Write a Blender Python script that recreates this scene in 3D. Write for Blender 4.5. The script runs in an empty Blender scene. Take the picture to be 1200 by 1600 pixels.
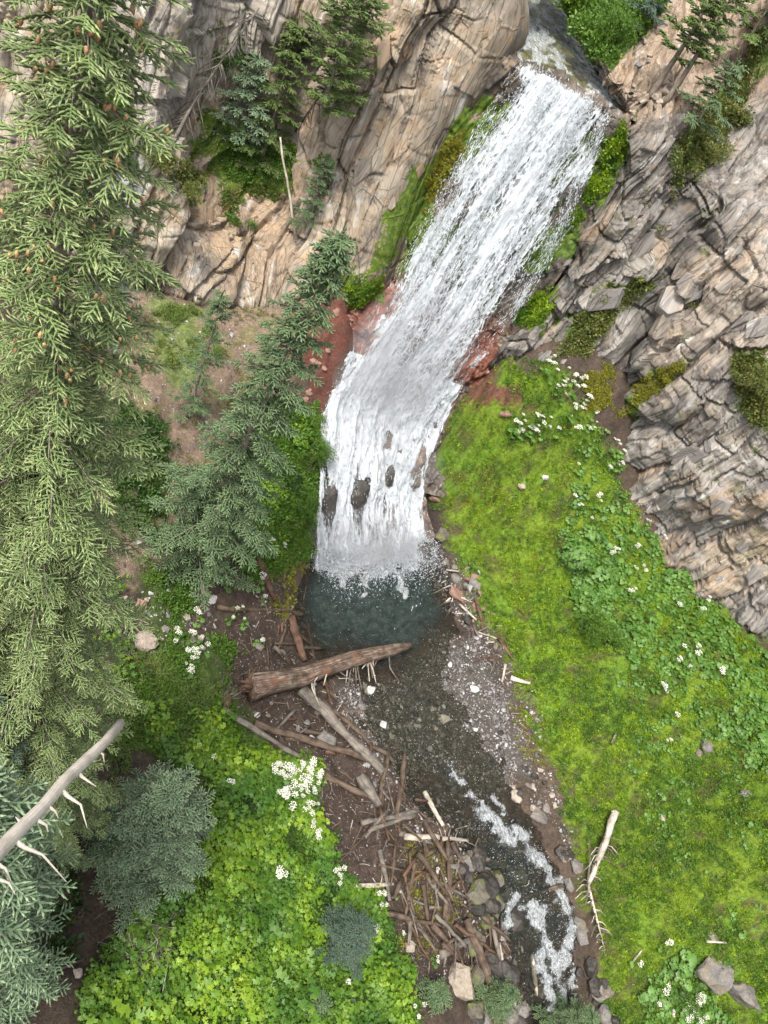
import bpy, bmesh, math, random
import numpy as np
from mathutils import Matrix, Vector
from mathutils.bvhtree import BVHTree

# ------------------------------------------------------------------ camera, sky, sun, exposure
SC = bpy.context.scene
COL = SC.collection
H = 34.8
PITCH = math.radians(44.4)
F = 1200.0
RX, RY = 0.8575, 0.5145            # roll of the hand-held camera
cR = np.array([1.0, 0, 0]); cU = np.array([0, math.sin(PITCH), math.cos(PITCH)]); cF = np.array([0, math.cos(PITCH), -math.sin(PITCH)])
cam_d = bpy.data.cameras.new('camera'); cam = bpy.data.objects.new('camera', cam_d); COL.objects.link(cam)
cam_d.sensor_fit = 'VERTICAL'; cam_d.sensor_height = 36; cam_d.lens = 36 * F / 1600; cam_d.clip_start = 0.1; cam_d.clip_end = 400
xc = RX * cR + RY * cU; yc = -RY * cR + RX * cU; zc = -cF
cam.matrix_world = Matrix(((xc[0], yc[0], zc[0], 0), (xc[1], yc[1], zc[1], 0), (xc[2], yc[2], zc[2], H), (0, 0, 0, 1)))
SC.camera = cam
W = bpy.data.worlds.new('World'); SC.world = W; W.use_nodes = True
wn = W.node_tree.nodes; sky = wn.new('ShaderNodeTexSky'); sky.sky_type = 'NISHITA'; sky.sun_disc = False
SUN_EL, SUN_AZ = math.radians(62), math.radians(200)
sky.sun_elevation = SUN_EL; sky.sun_rotation = SUN_AZ; sky.air_density = 1.0; sky.dust_density = 4.0; sky.ozone_density = 0.6
hs = wn.new('ShaderNodeHueSaturation'); hs.inputs['Saturation'].default_value = .3   # thin cloud: greyer than a clear sky
W.node_tree.links.new(sky.outputs[0], hs.inputs['Color']); W.node_tree.links.new(hs.outputs[0], wn['Background'].inputs[0]); wn['Background'].inputs[1].default_value = 0.14
sl = bpy.data.lights.new('sun', 'SUN'); sl.energy = 2.1; sl.angle = math.radians(13); sl.color = (1, 0.95, 0.86)
so = bpy.data.objects.new('sun', sl); COL.objects.link(so)
sd = Vector((math.sin(SUN_AZ) * math.cos(SUN_EL), math.cos(SUN_AZ) * math.cos(SUN_EL), math.sin(SUN_EL)))
so.rotation_euler = sd.to_track_quat('Z', 'Y').to_euler(); so.location = (0, 0, 80)
vs = SC.view_settings; vs.view_transform = 'Standard'; vs.look = 'None'; vs.gamma = 1; vs.use_curve_mapping = False
vs.exposure = 1.45
SC.cycles.transparent_max_bounces = 16
SC.cycles.max_bounces = 6

rng = np.random.default_rng(7)
R = random.Random(11)

# ------------------------------------------------------------------ projection
def ray(px, py):
    u = np.asarray(px, float) - 600; v = np.asarray(py, float) - 800
    a = u * RX + v * RY; b = u * RY - v * RX
    return np.stack([a, b * cU[1] + F * cF[1], b * cU[2] + F * cF[2]], -1) / F
def PY(px, py, y):
    r = ray(px, py); t = y / r[1]
    return np.array([r[0] * t, y, H + r[2] * t])
def PZ(px, py, z):
    r = ray(px, py); t = (z - H) / r[2]
    return np.array([r[0] * t, r[1] * t, z])
def PD(px, py, d):
    return ray(px, py) * d + np.array([0, 0, H])
def proj(p):
    p = np.asarray(p, float) - np.array([0, 0, H])
    dep = p @ cF; dep = np.where(dep < 0.1, 0.1, dep)
    a = p @ cR / dep * F; b = p @ cU / dep * F
    return 600 + a * RX + b * RY, 800 + a * RY - b * RX

# ------------------------------------------------------------------ noise
def _h(ix, iy, iz, s):
    n = (ix.astype(np.int64) * 374761393 + iy.astype(np.int64) * 668265263 + iz.astype(np.int64) * 2147483647 + s * 1274126177) & 0xffffffff
    n = ((n ^ (n >> 13)) * 1274126177) & 0xffffffff
    n = ((n ^ (n >> 15)) * 2246822519) & 0xffffffff
    return ((n ^ (n >> 16)) & 0xffffff) / float(0xffffff)
def vnoise(p, s=0):
    p = np.asarray(p, float); i = np.floor(p); f = p - i; f = f * f * (3 - 2 * f)
    ix, iy, iz = i[..., 0], i[..., 1], i[..., 2]
    r = 0
    for dx in (0, 1):
        for dy in (0, 1):
            for dz in (0, 1):
                w = (f[..., 0] if dx else 1 - f[..., 0]) * (f[..., 1] if dy else 1 - f[..., 1]) * (f[..., 2] if dz else 1 - f[..., 2])
                r = r + w * _h(ix + dx, iy + dy, iz + dz, s)
    return r * 2 - 1
def fbm(p, octs=4, s=0, g=0.5):
    p = np.asarray(p, float); r = 0; a = 1
    for k in range(octs):
        r = r + a * vnoise(p * 2.03 ** k + k * 7.3, s + k); a *= g
    return r
def blocks(p, s=0):
    """angular block relief: every Voronoi cell has its own height and tilt"""
    i = np.floor(p); best = np.full(len(p), 9e9); sec = best.copy(); out = np.zeros(len(p))
    for dx in (-1, 0, 1):
        for dy in (-1, 0, 1):
            for dz in (-1, 0, 1):
                c = i + np.array([dx, dy, dz])
                j = np.stack([_h(c[:, 0], c[:, 1], c[:, 2], s + k) for k in range(3)], -1)
                d = p - (c + j); q = (d * d).sum(1)
                h = _h(c[:, 0], c[:, 1], c[:, 2], s + 5) * 2 - 1
                tl = (j - 0.5) * 1.3
                val = h + (d * tl).sum(1)
                m = q < best
                sec = np.where(m, best, np.minimum(sec, q)); out = np.where(m, val, out); best = np.where(m, q, best)
    return out, np.sqrt(sec) - np.sqrt(best)

def bricks(L, s, st, sd):
    """long joint-bounded blocks: courses along the grain (third axis), each cut to its own lengths, depth and tilt"""
    o = 0 * L[:, 0]; w = vnoise(L * np.array([.35, .35, .12]) / s, sd) * .8 + vnoise(L * np.array([1.4, 1.4, .4]) / s, sd + 1) * .18
    u = L[:, 0] / s + L[:, 1] / s * .35 + w; i = np.floor(u); fu = u - i; hi = _h(i, o, o, sd + 2)
    v = L[:, 2] / (s * st) * (.6 + .9 * hi) + hi * 17 + fu * (.5 * hi - .25) + vnoise(L * .8 / s, sd + 3) * .12; k = np.floor(v); fv = v - k
    d = _h(i, k, o, sd + 4) * 2 - 1; t1 = _h(i, k, o + 1, sd + 5) - .5; t2 = _h(i, k, o + 2, sd + 6) - .5
    e = np.minimum(np.minimum(fu, 1 - fu), np.minimum(fv, 1 - fv) * st)
    return d + 1.6 * t1 * (fu - .5) + 1.6 * t2 * (fv - .5), e

def in_poly(px, py, poly):
    px = np.asarray(px, float); py = np.asarray(py, float); r = np.zeros(px.shape, bool); n = len(poly)
    for k in range(n):
        x0, y0 = poly[k]; x1, y1 = poly[(k + 1) % n]
        if y0 == y1: continue
        c = ((y0 > py) != (y1 > py)) & (px < (x1 - x0) * (py - y0) / (y1 - y0) + x0)
        r ^= c
    return r
def seg_dist(px, py, line):
    px = np.asarray(px, float); py = np.asarray(py, float); d = np.full(px.shape, 1e9)
    for (x0, y0), (x1, y1) in zip(line[:-1], line[1:]):
        vx, vy = x1 - x0, y1 - y0; L = vx * vx + vy * vy + 1e-9
        t = np.clip(((px - x0) * vx + (py - y0) * vy) / L, 0, 1)
        d = np.minimum(d, np.hypot(px - x0 - t * vx, py - y0 - t * vy))
    return d
def pdist(px, py, poly):
    d = seg_dist(px, py, list(poly) + [poly[0]])
    return np.where(in_poly(px, py, poly), d, -d)
def smooth(x, a, b):
    t = np.clip((x - a) / (b - a), 0, 1); return t * t * (3 - 2 * t)

# ------------------------------------------------------------------ object helpers
def mesh_np(name, V, Fc, smooth_=False):
    """V (n,3); Fc (m,3) or (m,4) int array, or list of faces"""
    me = bpy.data.meshes.new(name)
    V = np.asarray(V, np.float32)
    if isinstance(Fc, np.ndarray):
        k = Fc.shape[1]; m = len(Fc)
        me.vertices.add(len(V)); me.vertices.foreach_set('co', V.ravel())
        me.loops.add(m * k); me.loops.foreach_set('vertex_index', Fc.astype(np.int32).ravel())
        me.polygons.add(m); me.polygons.foreach_set('loop_start', np.arange(0, m * k, k, dtype=np.int32))
        me.update(calc_edges=True); me.validate()
    else:
        me.from_pydata(V.tolist(), [], Fc); me.update()
    if smooth_: me.polygons.foreach_set('use_smooth', np.ones(len(me.polygons), bool))
    return me
def link(name, me, mat=None, parent=None, kind=None, label=None, cat=None, group=None, loc=None):
    o = bpy.data.objects.new(name, me); COL.objects.link(o)
    if mat is not None and me is not None and len(me.materials) == 0: me.materials.append(mat)
    if parent is not None: o.parent = parent
    if kind: o['kind'] = kind
    if label: o['label'] = label
    if cat: o['category'] = cat
    if group: o['group'] = group
    if loc is not None: o.location = loc
    return o
def empty(name, loc, label, cat, group=None):
    o = bpy.data.objects.new(name, None); COL.objects.link(o); o.location = tuple(float(c) for c in loc)
    o['label'] = label; o['category'] = cat
    if group: o['group'] = group
    o.empty_display_size = 0.2
    return o
def color_attr(me, cols, name='tint'):
    a = me.attributes.new(name, 'FLOAT_COLOR', 'POINT')
    c = np.ones((len(me.vertices), 4), np.float32); c[:, :3] = cols; a.data.foreach_set('color', c.ravel())
def float_attr(me, v, name):
    a = me.attributes.new(name, 'FLOAT', 'POINT'); a.data.foreach_set('value', np.asarray(v, np.float32))
class MB:
    def __init__(s): s.v = []; s.f = []; s.n = 0
    def add(s, v, f):
        v = np.asarray(v, float).reshape(-1, 3); s.v.append(v); s.f += [tuple(int(i) + s.n for i in q) for q in f]; s.n += len(v)
    def tube(s, pts, rad, n=6, cap=True, wob=0, seed=0):
        pts = np.asarray(pts, float); rad = np.broadcast_to(np.asarray(rad, float), (len(pts),))
        tan = np.gradient(pts, axis=0); tan /= np.linalg.norm(tan, axis=1)[:, None] + 1e-9
        ref = np.array([0, 0, 1.0]) if abs(tan[0][2]) < 0.9 else np.array([1.0, 0, 0])
        a = np.cross(tan, ref); a /= np.linalg.norm(a, axis=1)[:, None] + 1e-9; b = np.cross(tan, a)
        ang = np.arange(n) * 2 * math.pi / n
        rr = rad[:, None] * np.ones((1, n))
        if wob:
            rg = np.random.default_rng(seed); rr = rr * (1 + wob * (rg.random((1, n)) - .5) * 2 + wob * .6 * (rg.random((len(pts), n)) - .5) * 2)
        ring = pts[:, None] + (np.cos(ang)[None, :, None] * a[:, None] + np.sin(ang)[None, :, None] * b[:, None]) * rr[:, :, None]
        f = []
        for k in range(len(pts) - 1):
            for j in range(n):
                j2 = (j + 1) % n; f.append((k * n + j, k * n + j2, (k + 1) * n + j2, (k + 1) * n + j))
        if cap: f.append(tuple(range(n))[::-1]); f.append(tuple((len(pts) - 1) * n + j for j in range(n)))
        s.add(ring.reshape(-1, 3), f)
    def mesh(s, name, smooth_=False):
        me = bpy.data.meshes.new(name); me.from_pydata(np.concatenate(s.v).tolist() if s.v else [], [], s.f); me.update()
        if smooth_: me.polygons.foreach_set('use_smooth', np.ones(len(me.polygons), bool))
        return me

# geometry-node scatter (only for uncountable cover: needles, leaves, moss, gravel, droplets)
_ng = {}
def scatter_group(coll):
    if coll.name in _ng: return _ng[coll.name]
    g = bpy.data.node_groups.new('scatter_' + coll.name, 'GeometryNodeTree'); _ng[coll.name] = g
    g.interface.new_socket('Geometry', in_out='INPUT', socket_type='NodeSocketGeometry')
    g.interface.new_socket('Geometry', in_out='OUTPUT', socket_type='NodeSocketGeometry')
    n = g.nodes; l = g.links
    i = n.new('NodeGroupInput'); o = n.new('NodeGroupOutput'); ip = n.new('GeometryNodeInstanceOnPoints')
    ci = n.new('GeometryNodeCollectionInfo'); ci.inputs['Collection'].default_value = coll
    ci.inputs['Separate Children'].default_value = True; ci.inputs['Reset Children'].default_value = True
    def na(nm, t):
        a = n.new('GeometryNodeInputNamedAttribute'); a.data_type = t; a.inputs['Name'].default_value = nm; return a.outputs['Attribute']
    er = n.new('FunctionNodeEulerToRotation'); l.new(na('rot', 'FLOAT_VECTOR'), er.inputs[0])
    l.new(i.outputs[0], ip.inputs['Points']); l.new(ci.outputs[0], ip.inputs['Instance'])
    ip.inputs['Pick Instance'].default_value = True
    l.new(na('idx', 'INT'), ip.inputs['Instance Index']); l.new(er.outputs[0], ip.inputs['Rotation']); l.new(na('scl', 'FLOAT_VECTOR'), ip.inputs['Scale'])
    l.new(ip.outputs[0], o.inputs[0])
    return g
def scatter(name, pts, rot, scl, coll, parent=None, label=None, cat=None, kind='stuff', group=None):
    pts = np.asarray(pts, np.float32); n = len(pts)
    me = bpy.data.meshes.new(name); me.vertices.add(n); me.vertices.foreach_set('co', pts.ravel())
    a = me.attributes.new('rot', 'FLOAT_VECTOR', 'POINT'); a.data.foreach_set('vector', np.asarray(rot, np.float32).ravel())
    scl = np.asarray(scl, np.float32)
    if scl.ndim == 1: scl = np.repeat(scl[:, None], 3, 1)
    a = me.attributes.new('scl', 'FLOAT_VECTOR', 'POINT'); a.data.foreach_set('vector', scl.ravel())
    a = me.attributes.new('idx', 'INT', 'POINT'); a.data.foreach_set('value', rng.integers(0, len(coll.objects), n).astype(np.int32))
    o = link(name, me, None, parent, kind, label, cat, group)
    m = o.modifiers.new('scatter', 'NODES'); m.node_group = scatter_group(coll)
    return o
def eul_from_axes(X, Z):
    """euler (n,3) of frames whose local x is X and local z is near Z"""
    X = X / (np.linalg.norm(X, axis=1)[:, None] + 1e-9); Y = np.cross(Z, X); Y /= np.linalg.norm(Y, axis=1)[:, None] + 1e-9; Z = np.cross(X, Y)
    ry = np.arcsin(np.clip(-X[:, 2], -1, 1)); rz = np.arctan2(X[:, 1], X[:, 0]); rx = np.arctan2(Y[:, 2], Z[:, 2])
    return np.stack([rx, ry, rz], 1)
def variants(name, meshes, mat):
    c = bpy.data.collections.new(name)
    for k, me in enumerate(meshes):
        if mat is not None and not len(me.materials): me.materials.append(mat)
        o = bpy.data.objects.new('%s_%02d' % (name, k), me); c.objects.link(o)
    return c

# ------------------------------------------------------------------ material helpers
class NT:
    def __init__(s, name):
        s.m = bpy.data.materials.new(name); s.m.use_nodes = True; s.n = s.m.node_tree.nodes; s.l = s.m.node_tree.links
        s.b = s.n['Principled BSDF']; s.out = s.n['Material Output']; s.geo = None
    def N(s, t, **k):
        nd = s.n.new(t); ins = k.pop('ins', {})
        for a, v in k.items(): setattr(nd, a, v)
        for a, v in ins.items(): s.set(nd.inputs[a], v)
        return nd
    def set(s, sock, v):
        if isinstance(v, bpy.types.NodeSocket): s.l.new(v, sock)
        else:
            if isinstance(v, tuple) and len(v) == 3 and sock.type == 'RGBA': v = v + (1,)
            sock.default_value = v
    def pos(s, scale=(1, 1, 1), rot=(0, 0, 0)):
        if s.geo is None: s.geo = s.N('ShaderNodeNewGeometry')
        mp = s.N('ShaderNodeMapping'); s.l.new(s.geo.outputs['Position'], mp.inputs[0]); mp.inputs['Scale'].default_value = scale; mp.inputs['Rotation'].default_value = rot
        return mp.outputs[0]
    def noise(s, vec, scale, detail=5, rough=.6, dist=0):
        return s.N('ShaderNodeTexNoise', ins={'Vector': vec, 'Scale': scale, 'Detail': detail, 'Roughness': rough, 'Distortion': dist}).outputs[0]
    def ramp(s, fac, stops, interp='LINEAR'):
        r = s.N('ShaderNodeValToRGB'); r.color_ramp.interpolation = interp; e = r.color_ramp.elements
        while len(e) < len(stops): e.new(0.5)
        for k, (p, c) in enumerate(stops):
            e[k].position = p; c = c if isinstance(c, tuple) else (c, c, c); e[k].color = c + (1,)
        s.l.new(fac, r.inputs[0]); return r.outputs[0]
    def mix(s, fac, a, b, mode='MIX'):
        m = s.N('ShaderNodeMix', data_type='RGBA', blend_type=mode)
        s.set(m.inputs[0], fac); s.set(m.inputs[6], a); s.set(m.inputs[7], b); return m.outputs[2]
    def math(s, op, a, b=0.5, c=0.0):
        m = s.N('ShaderNodeMath', operation=op); s.set(m.inputs[0], a); s.set(m.inputs[1], b); s.set(m.inputs[2], c); return m.outputs[0]
    def attr(s, name): return s.N('ShaderNodeAttribute', attribute_name=name)
    def bump(s, h, strength=.5, dist=.1, normal=None):
        b = s.N('ShaderNodeBump', ins={'Height': h, 'Strength': strength, 'Distance': dist})
        if normal is not None: s.l.new(normal, b.inputs['Normal'])
        return b.outputs[0]
    def done(s, col=None, rough=None, normal=None, spec=None, trans=None):
        if col is not None: s.set(s.b.inputs['Base Color'], col)
        if rough is not None: s.set(s.b.inputs['Roughness'], rough)
        if normal is not None: s.l.new(normal, s.b.inputs['Normal'])
        if spec is not None: s.set(s.b.inputs['Specular IOR Level'], spec)
        return s.m

def leaf_mat(name, cols, rough=.5, trans=.35, patch=None, patch_scale=.35):
    """leaf: colour from a per-instance random value and a slow patchiness over the ground; light passes through"""
    t = NT(name); oi = t.N('ShaderNodeObjectInfo').outputs['Random']
    c = t.ramp(oi, [(k / (len(cols) - 1), x) for k, x in enumerate(cols)])
    if patch: c = t.mix(t.ramp(t.noise(t.pos(), patch_scale, 3), [(.42, 0.), (.6, 1.)]), c, patch)
    c = t.mix(t.ramp(t.noise(t.pos(), 9, 2), [(.3, 0.), (.7, .35)]), c, (cols[0][0] * .6, cols[0][1] * .7, cols[0][2] * .6))
    t.done(c, rough, spec=.35)
    if trans:
        tr = t.N('ShaderNodeBsdfTranslucent'); t.l.new(c, tr.inputs[0]); mx = t.N('ShaderNodeMixShader'); mx.inputs[0].default_value = trans
        t.l.new(t.b.outputs[0], mx.inputs[1]); t.l.new(tr.outputs[0], mx.inputs[2]); t.l.new(mx.outputs[0], t.out.inputs[0])
    return t.m

def rock_mat(name, dark=.35, rough=.8):
    """fractured rock: base colour from the sheet's own tint, cracked and streaked along the fracture direction (attribute grain)"""
    t = NT(name); tint = t.attr('tint').outputs['Color']; moss = t.attr('moss').outputs['Fac']; gr_ = t.attr('grain').outputs['Vector']; v = t.pos()
    def gm(sc, loc=(0, 0, 0)):
        m = t.N('ShaderNodeMapping'); t.l.new(gr_, m.inputs[0]); m.inputs['Scale'].default_value = sc; m.inputs['Location'].default_value = loc; return m.outputs[0]
    n1 = t.noise(gm((.9, .9, .14)), 1.3, 8, .68); n2 = t.noise(v, 6, 6, .65); n3 = t.noise(gm((1, 1, .1)), 4.5, 8, .72, .3); n4 = t.noise(gm((1, 1, .3), (5, 3, 1)), .5, 5, .7)
    c = t.mix(1.0, tint, t.ramp(n1, [(.3, .55), (.45, .92), (.6, 1.1), (.75, 1.45)]), 'MULTIPLY')
    c = t.mix(t.ramp(n3, [(.34, .8), (.46, 0.)]), c, t.mix(1.0, c, (dark, dark * .95, dark * .95), 'MULTIPLY'))
    c = t.mix(t.ramp(n4, [(.55, 0.), (.66, .45)]), c, (.36, .235, .13))
    c = t.mix(t.ramp(t.noise(gm((1, 1, .16), (9, 2, 4)), 1.4, 7, .75, .4), [(.57, 0.), (.64, .65)]), c, (.40, .395, .375))
    c = t.mix(t.ramp(t.noise(gm((1, 1, .12), (2, 8, 4)), .9, 7, .75, .2), [(.54, 0.), (.64, .75)]), c, (.06, .057, .056))
    def crk(sc, w):
        return t.ramp(t.N('ShaderNodeTexVoronoi', feature='DISTANCE_TO_EDGE', ins={'Vector': gm(sc), 'Scale': 1.0}).outputs[0], [(0., 0.), (w, 1.)])
    ck = t.math('MULTIPLY', crk((1.0, 1.0, .07), .02), crk((3., 3., .3), .016))
    c = t.mix(t.math('MULTIPLY', t.math('SUBTRACT', 1.0, ck), .35), c, (.03, .026, .024))
    mm = t.math('MULTIPLY', moss, t.ramp(n2, [(.35, .3), (.6, 1.6)]))
    mm = t.ramp(mm, [(.32, 0.), (.55, 1.)])
    mc = t.ramp(t.noise(v, 3.5, 5), [(.3, (.02, .045, .006)), (.5, (.06, .10, .01)), (.72, (.12, .15, .015))])
    c = t.mix(mm, c, mc)
    h = t.math('ADD', n3, t.math('MULTIPLY', ck, .5))
    nb = t.bump(h, .7, .12); nb = t.bump(t.noise(v, 18, 5, .7), .5, .04, nb)
    return t.done(c, rough, nb, .25)

# ================================================================== TERRAIN
GCP = []
def gz(px, py, z): GCP.append(PZ(px, py, z))
def gy(px, py, y): GCP.append(PY(px, py, y))
for a in [(540, 850, -1.3), (630, 840, -1.3), (560, 790, -1), (630, 790, -.8), (520, 900, -1.3), (600, 920, -1.5), (620, 980, -1.3), (560, 980, -1.2), (480, 950, -.8), (680, 960, -.5), (640, 1080, -.28), (600, 1150, -.2), (690, 1040, -.12), (720, 1100, -.04), (745, 1150, -.04), (775, 1120, .22),
          (660, 1200, -.3), (720, 1230, -.35), (790, 1300, -1.1), (830, 1370, -1.8), (870, 1470, -2.9), (880, 1590, -4.2), (880, 1700, -5),
          (700, 870, .5), (720, 950, .45), (745, 1000, .3), (800, 1030, .9), (835, 1130, .8), (880, 1220, .7), (895, 1300, .2), (935, 1400, -.7), (940, 1500, -1.9), (945, 1590, -3), (950, 1700, -3.6),
          (1000, 1100, 3.3), (1100, 1100, 5.), (1000, 1250, 2.4), (1150, 1250, 5.3), (900, 1100, 1.8), (900, 1000, 2.3), (1100, 1400, 3), (1000, 1400, 1.), (1150, 1550, 1), (1020, 1550, -1), (1200, 1200, 6.3),
          (1300, 1300, 8), (1250, 1600, 2), (1200, 1100, 6.8), (1100, 1000, 5.4), (1000, 1000, 4.2),
          (470, 865, .9), (440, 850, 2.), (400, 800, 3.3), (480, 800, 2.), (200, 700, 7), (200, 1000, 4.6), (0, 1000, 7), (350, 1000, 2.4), (440, 960, 1.), (430, 1050, .8), (500, 1060, .15), (300, 1100, 2.8), (200, 1150, 3.5), (380, 1150, 1.3),
          (480, 1200, 1.), (550, 1200, .45), (600, 1250, .5), (650, 1350, .3), (720, 1400, -.4), (640, 1500, -.2), (740, 1500, -1.7), (560, 1400, .9), (400, 1300, 2), (300, 1300, 2.8), (400, 1500, 2.), (550, 1550, .8),
          (200, 1300, 3.5), (100, 1500, 4.5), (200, 1590, 4), (0, 1300, 5.5), (-200, 1600, 7), (400, 1700, 2), (700, 1650, -1), (800, 1560, -3), (800, 1470, -2.1), (620, 1080, -.3), (560, 1100, .0)]: gz(*a)
for a in [(780, 560, 38.3), (850, 620, 39.5), (930, 645, 40.2), (700, 700, 38.2), (740, 620, 38), (800, 750, 38.3), (900, 750, 39.3), (1000, 800, 39.9), (1060, 890, 38.9), (1200, 1000, 37.8), (750, 850, 36.4), (850, 900, 36),
          (950, 950, 35.8), (520, 470, 37.4), (545, 520, 36.8), (505, 600, 35), (490, 700, 32.2), (440, 700, 31), (400, 600, 32), (300, 600, 28.5), (250, 490, 30.6), (310, 470, 33.3), (350, 470, 34.8), (430, 470, 36.6), (200, 455, 31.), (120, 455, 29.8), (50, 500, 26), (300, 750, 25), (560, 620, 40), (640, 620, 42), (660, 560, 43), (600, 540, 42), (560, 720, 36.5), (640, 720, 39.5), (700, 540, 43.5)]: gy(*a)
GCP += [np.array(p, float) for p in [tuple(PY(200, 445, 31) + np.array([0, 5, -3])), tuple(PY(310, 455, 33.6) + np.array([0, 5, -3])), tuple(PY(435, 460, 37.2) + np.array([0, 5, -3])), (-10, 47, 8), (5, 48, 9), (20, 47, 6), (-25, 32, 11), (-25, 10, 10), (38, 40, 9), (38, 20, 10), (0, -6, 7), (32, 0, 2), (-12, 0, 9), (12, 2, 1), (20, 6, -4.5)]]
GCP = np.array(GCP)
def tps_fit(P, z, lam=.08):
    n = len(P); d = np.linalg.norm(P[:, None] - P[None], axis=2); K = np.where(d > 0, d * d * np.log(d + 1e-9), 0) + lam * np.eye(n) * 5
    A = np.zeros((n + 3, n + 3)); A[:n, :n] = K; A[:n, n:] = np.c_[np.ones(n), P]; A[n:, :n] = A[:n, n:].T
    return np.linalg.solve(A, np.r_[z, 0, 0, 0])
def tps_eval(P, w, Q):
    out = np.empty(len(Q)); n = len(P)
    for s in range(0, len(Q), 20000):
        q = Q[s:s + 20000]; d2 = ((q[:, None] - P[None]) ** 2).sum(2)
        out[s:s + 20000] = (d2 * np.log(d2 + 1e-12) * .5) @ w[:n] + w[n] + q @ w[n + 1:]
    return out
GW = tps_fit(GCP[:, :2], GCP[:, 2])
X0, X1, Y0, Y1, ST = -26, 38, -6, 48, 0.125
gx = np.arange(X0, X1 + .01, ST); gyv = np.arange(Y0, Y1 + .01, ST)
XX, YY = np.meshgrid(gx, gyv); Q = np.c_[XX.ravel(), YY.ravel()]
ZZ = tps_eval(GCP[:, :2], GW, Q)
Zbase = ZZ.copy()

# zones, as outlines in the photograph carried over to the ground they lie on
MOSS = [(695, 640), (750, 545), (800, 550), (930, 640), (965, 760), (1060, 900), (1210, 1020), (1400, 1200), (1400, 1800), (960, 1800), (935, 1450), (895, 1290), (862, 1200), (822, 1100), (790, 1010), (745, 950), (722, 880), (690, 800), (675, 720)]
REDR = [(705, 600), (740, 578), (770, 570), (795, 610), (850, 640), (790, 632), (745, 628), (715, 632)]
REDL = [(495, 450), (560, 462), (580, 500), (555, 540), (535, 580), (508, 640), (502, 720), (478, 690), (478, 600), (470, 560), (480, 500)]
DARKB = [(655, 700), (690, 760), (720, 860), (725, 960), (770, 1010), (800, 1100), (790, 1150), (700, 1000), (660, 960), (640, 860)]
GRAV = [(670, 985), (745, 1000), (790, 1080), (815, 1200), (790, 1240), (700, 1200), (560, 1190), (540, 1080), (650, 1040)]
SCREE = [(190, 430), (560, 440), (470, 520), (440, 640), (300, 760), (280, 880), (190, 920), (160, 700)]
GRASSL = [(245, 480), (310, 480), (330, 560), (300, 620), (255, 600)]
GREENA = [(420, 640), (495, 640), (500, 760), (495, 850), (470, 870), (400, 900), (360, 870), (390, 760)]
GREENB = [(215, 880), (300, 900), (300, 980), (350, 1000), (350, 1080), (400, 1150), (200, 1150), (250, 1030), (230, 960)]
MEAD = [(240, 1125), (330, 1125), (400, 1165), (490, 1200), (505, 1300), (530, 1380), (590, 1440), (640, 1510), (650, 1800), (80, 1800), (130, 1540), (215, 1440), (325, 1310), (300, 1210), (225, 1170)]
JAM = [(420, 900), (460, 890), (500, 1030), (600, 1040), (560, 1100), (640, 1200), (740, 1300), (800, 1400), (780, 1560), (640, 1540), (560, 1420), (500, 1300), (480, 1190), (360, 1120), (340, 1010)]
def zone_weights(P3):
    px, py = proj(P3)
    w = fbm(P3 * .45, 4, 29) * 22 + fbm(P3 * 1.3, 4, 31) * 18 + fbm(P3 * 5, 3, 35) * 8
    z = {}
    for k, pl, s in [('moss', MOSS, 10), ('redr', REDR, 7), ('redl', REDL, 8), ('dark', DARKB, 12), ('grav', GRAV, 12), ('scree', SCREE, 20), ('grassl', GRASSL, 14), ('greena', GREENA, 10), ('greenb', GREENB, 10), ('mead', MEAD, 10), ('jam', JAM, 14)]:
        z[k] = smooth(pdist(px, py, pl) + w * (.35 if k in ('redr', 'redl') else .8), -s, s)
    return z, px, py
P3 = np.c_[Q, ZZ]
Z, GPX, GPY = zone_weights(P3)
slope_r = np.clip(Z['moss'], 0, 1)
ZZ = ZZ + fbm(P3 * .35, 4, 3) * .35 * (1 - .6 * Z['grav']) + fbm(P3 * 1.6, 4, 9) * .11
bl, _ = blocks(P3 * np.array([1.1, 1.1, 1.1]), 61)
ZZ += bl * .1 * (1.3 * Z['dark'] + 4.0 * Z['redl'] + 2.6 * Z['redr'] + .35 * Z['scree'] + .5 * Z['jam'])
ZZ += (np.abs(fbm(P3 * .8, 4, 44)) * .95 - .3) * slope_r * (1 + .5 * smooth(850 - GPY, 0, 150))
ZZ += np.abs(fbm(P3 * 3.5, 3, 48)) * .10 * slope_r
# stream bed stays low and stony
CEN = [(590, 880), (600, 980), (640, 1080), (680, 1180), (740, 1250), (790, 1310), (840, 1380), (870, 1450), (880, 1530), (885, 1700)]
cd = seg_dist(GPX, GPY, CEN)
ZZ = np.where(cd < 45, ZZ - .18 * (1 - cd / 45), ZZ)
P3 = np.c_[Q, ZZ]
def terrain_z(x, y):
    fx = np.clip((np.asarray(x) - X0) / ST, 0, len(gx) - 1.001); fy = np.clip((np.asarray(y) - Y0) / ST, 0, len(gyv) - 1.001)
    i = fx.astype(int); j = fy.astype(int); u = fx - i; v = fy - j; G = ZZ.reshape(XX.shape)
    return G[j, i] * (1 - u) * (1 - v) + G[j, i + 1] * u * (1 - v) + G[j + 1, i] * (1 - u) * v + G[j + 1, i + 1] * u * v
nx, ny = len(gx), len(gyv)
ii, jj = np.meshgrid(np.arange(nx - 1), np.arange(ny - 1)); b0 = (jj * nx + ii).ravel()
GF = np.c_[b0, b0 + 1, b0 + nx + 1, b0 + nx]
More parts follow.
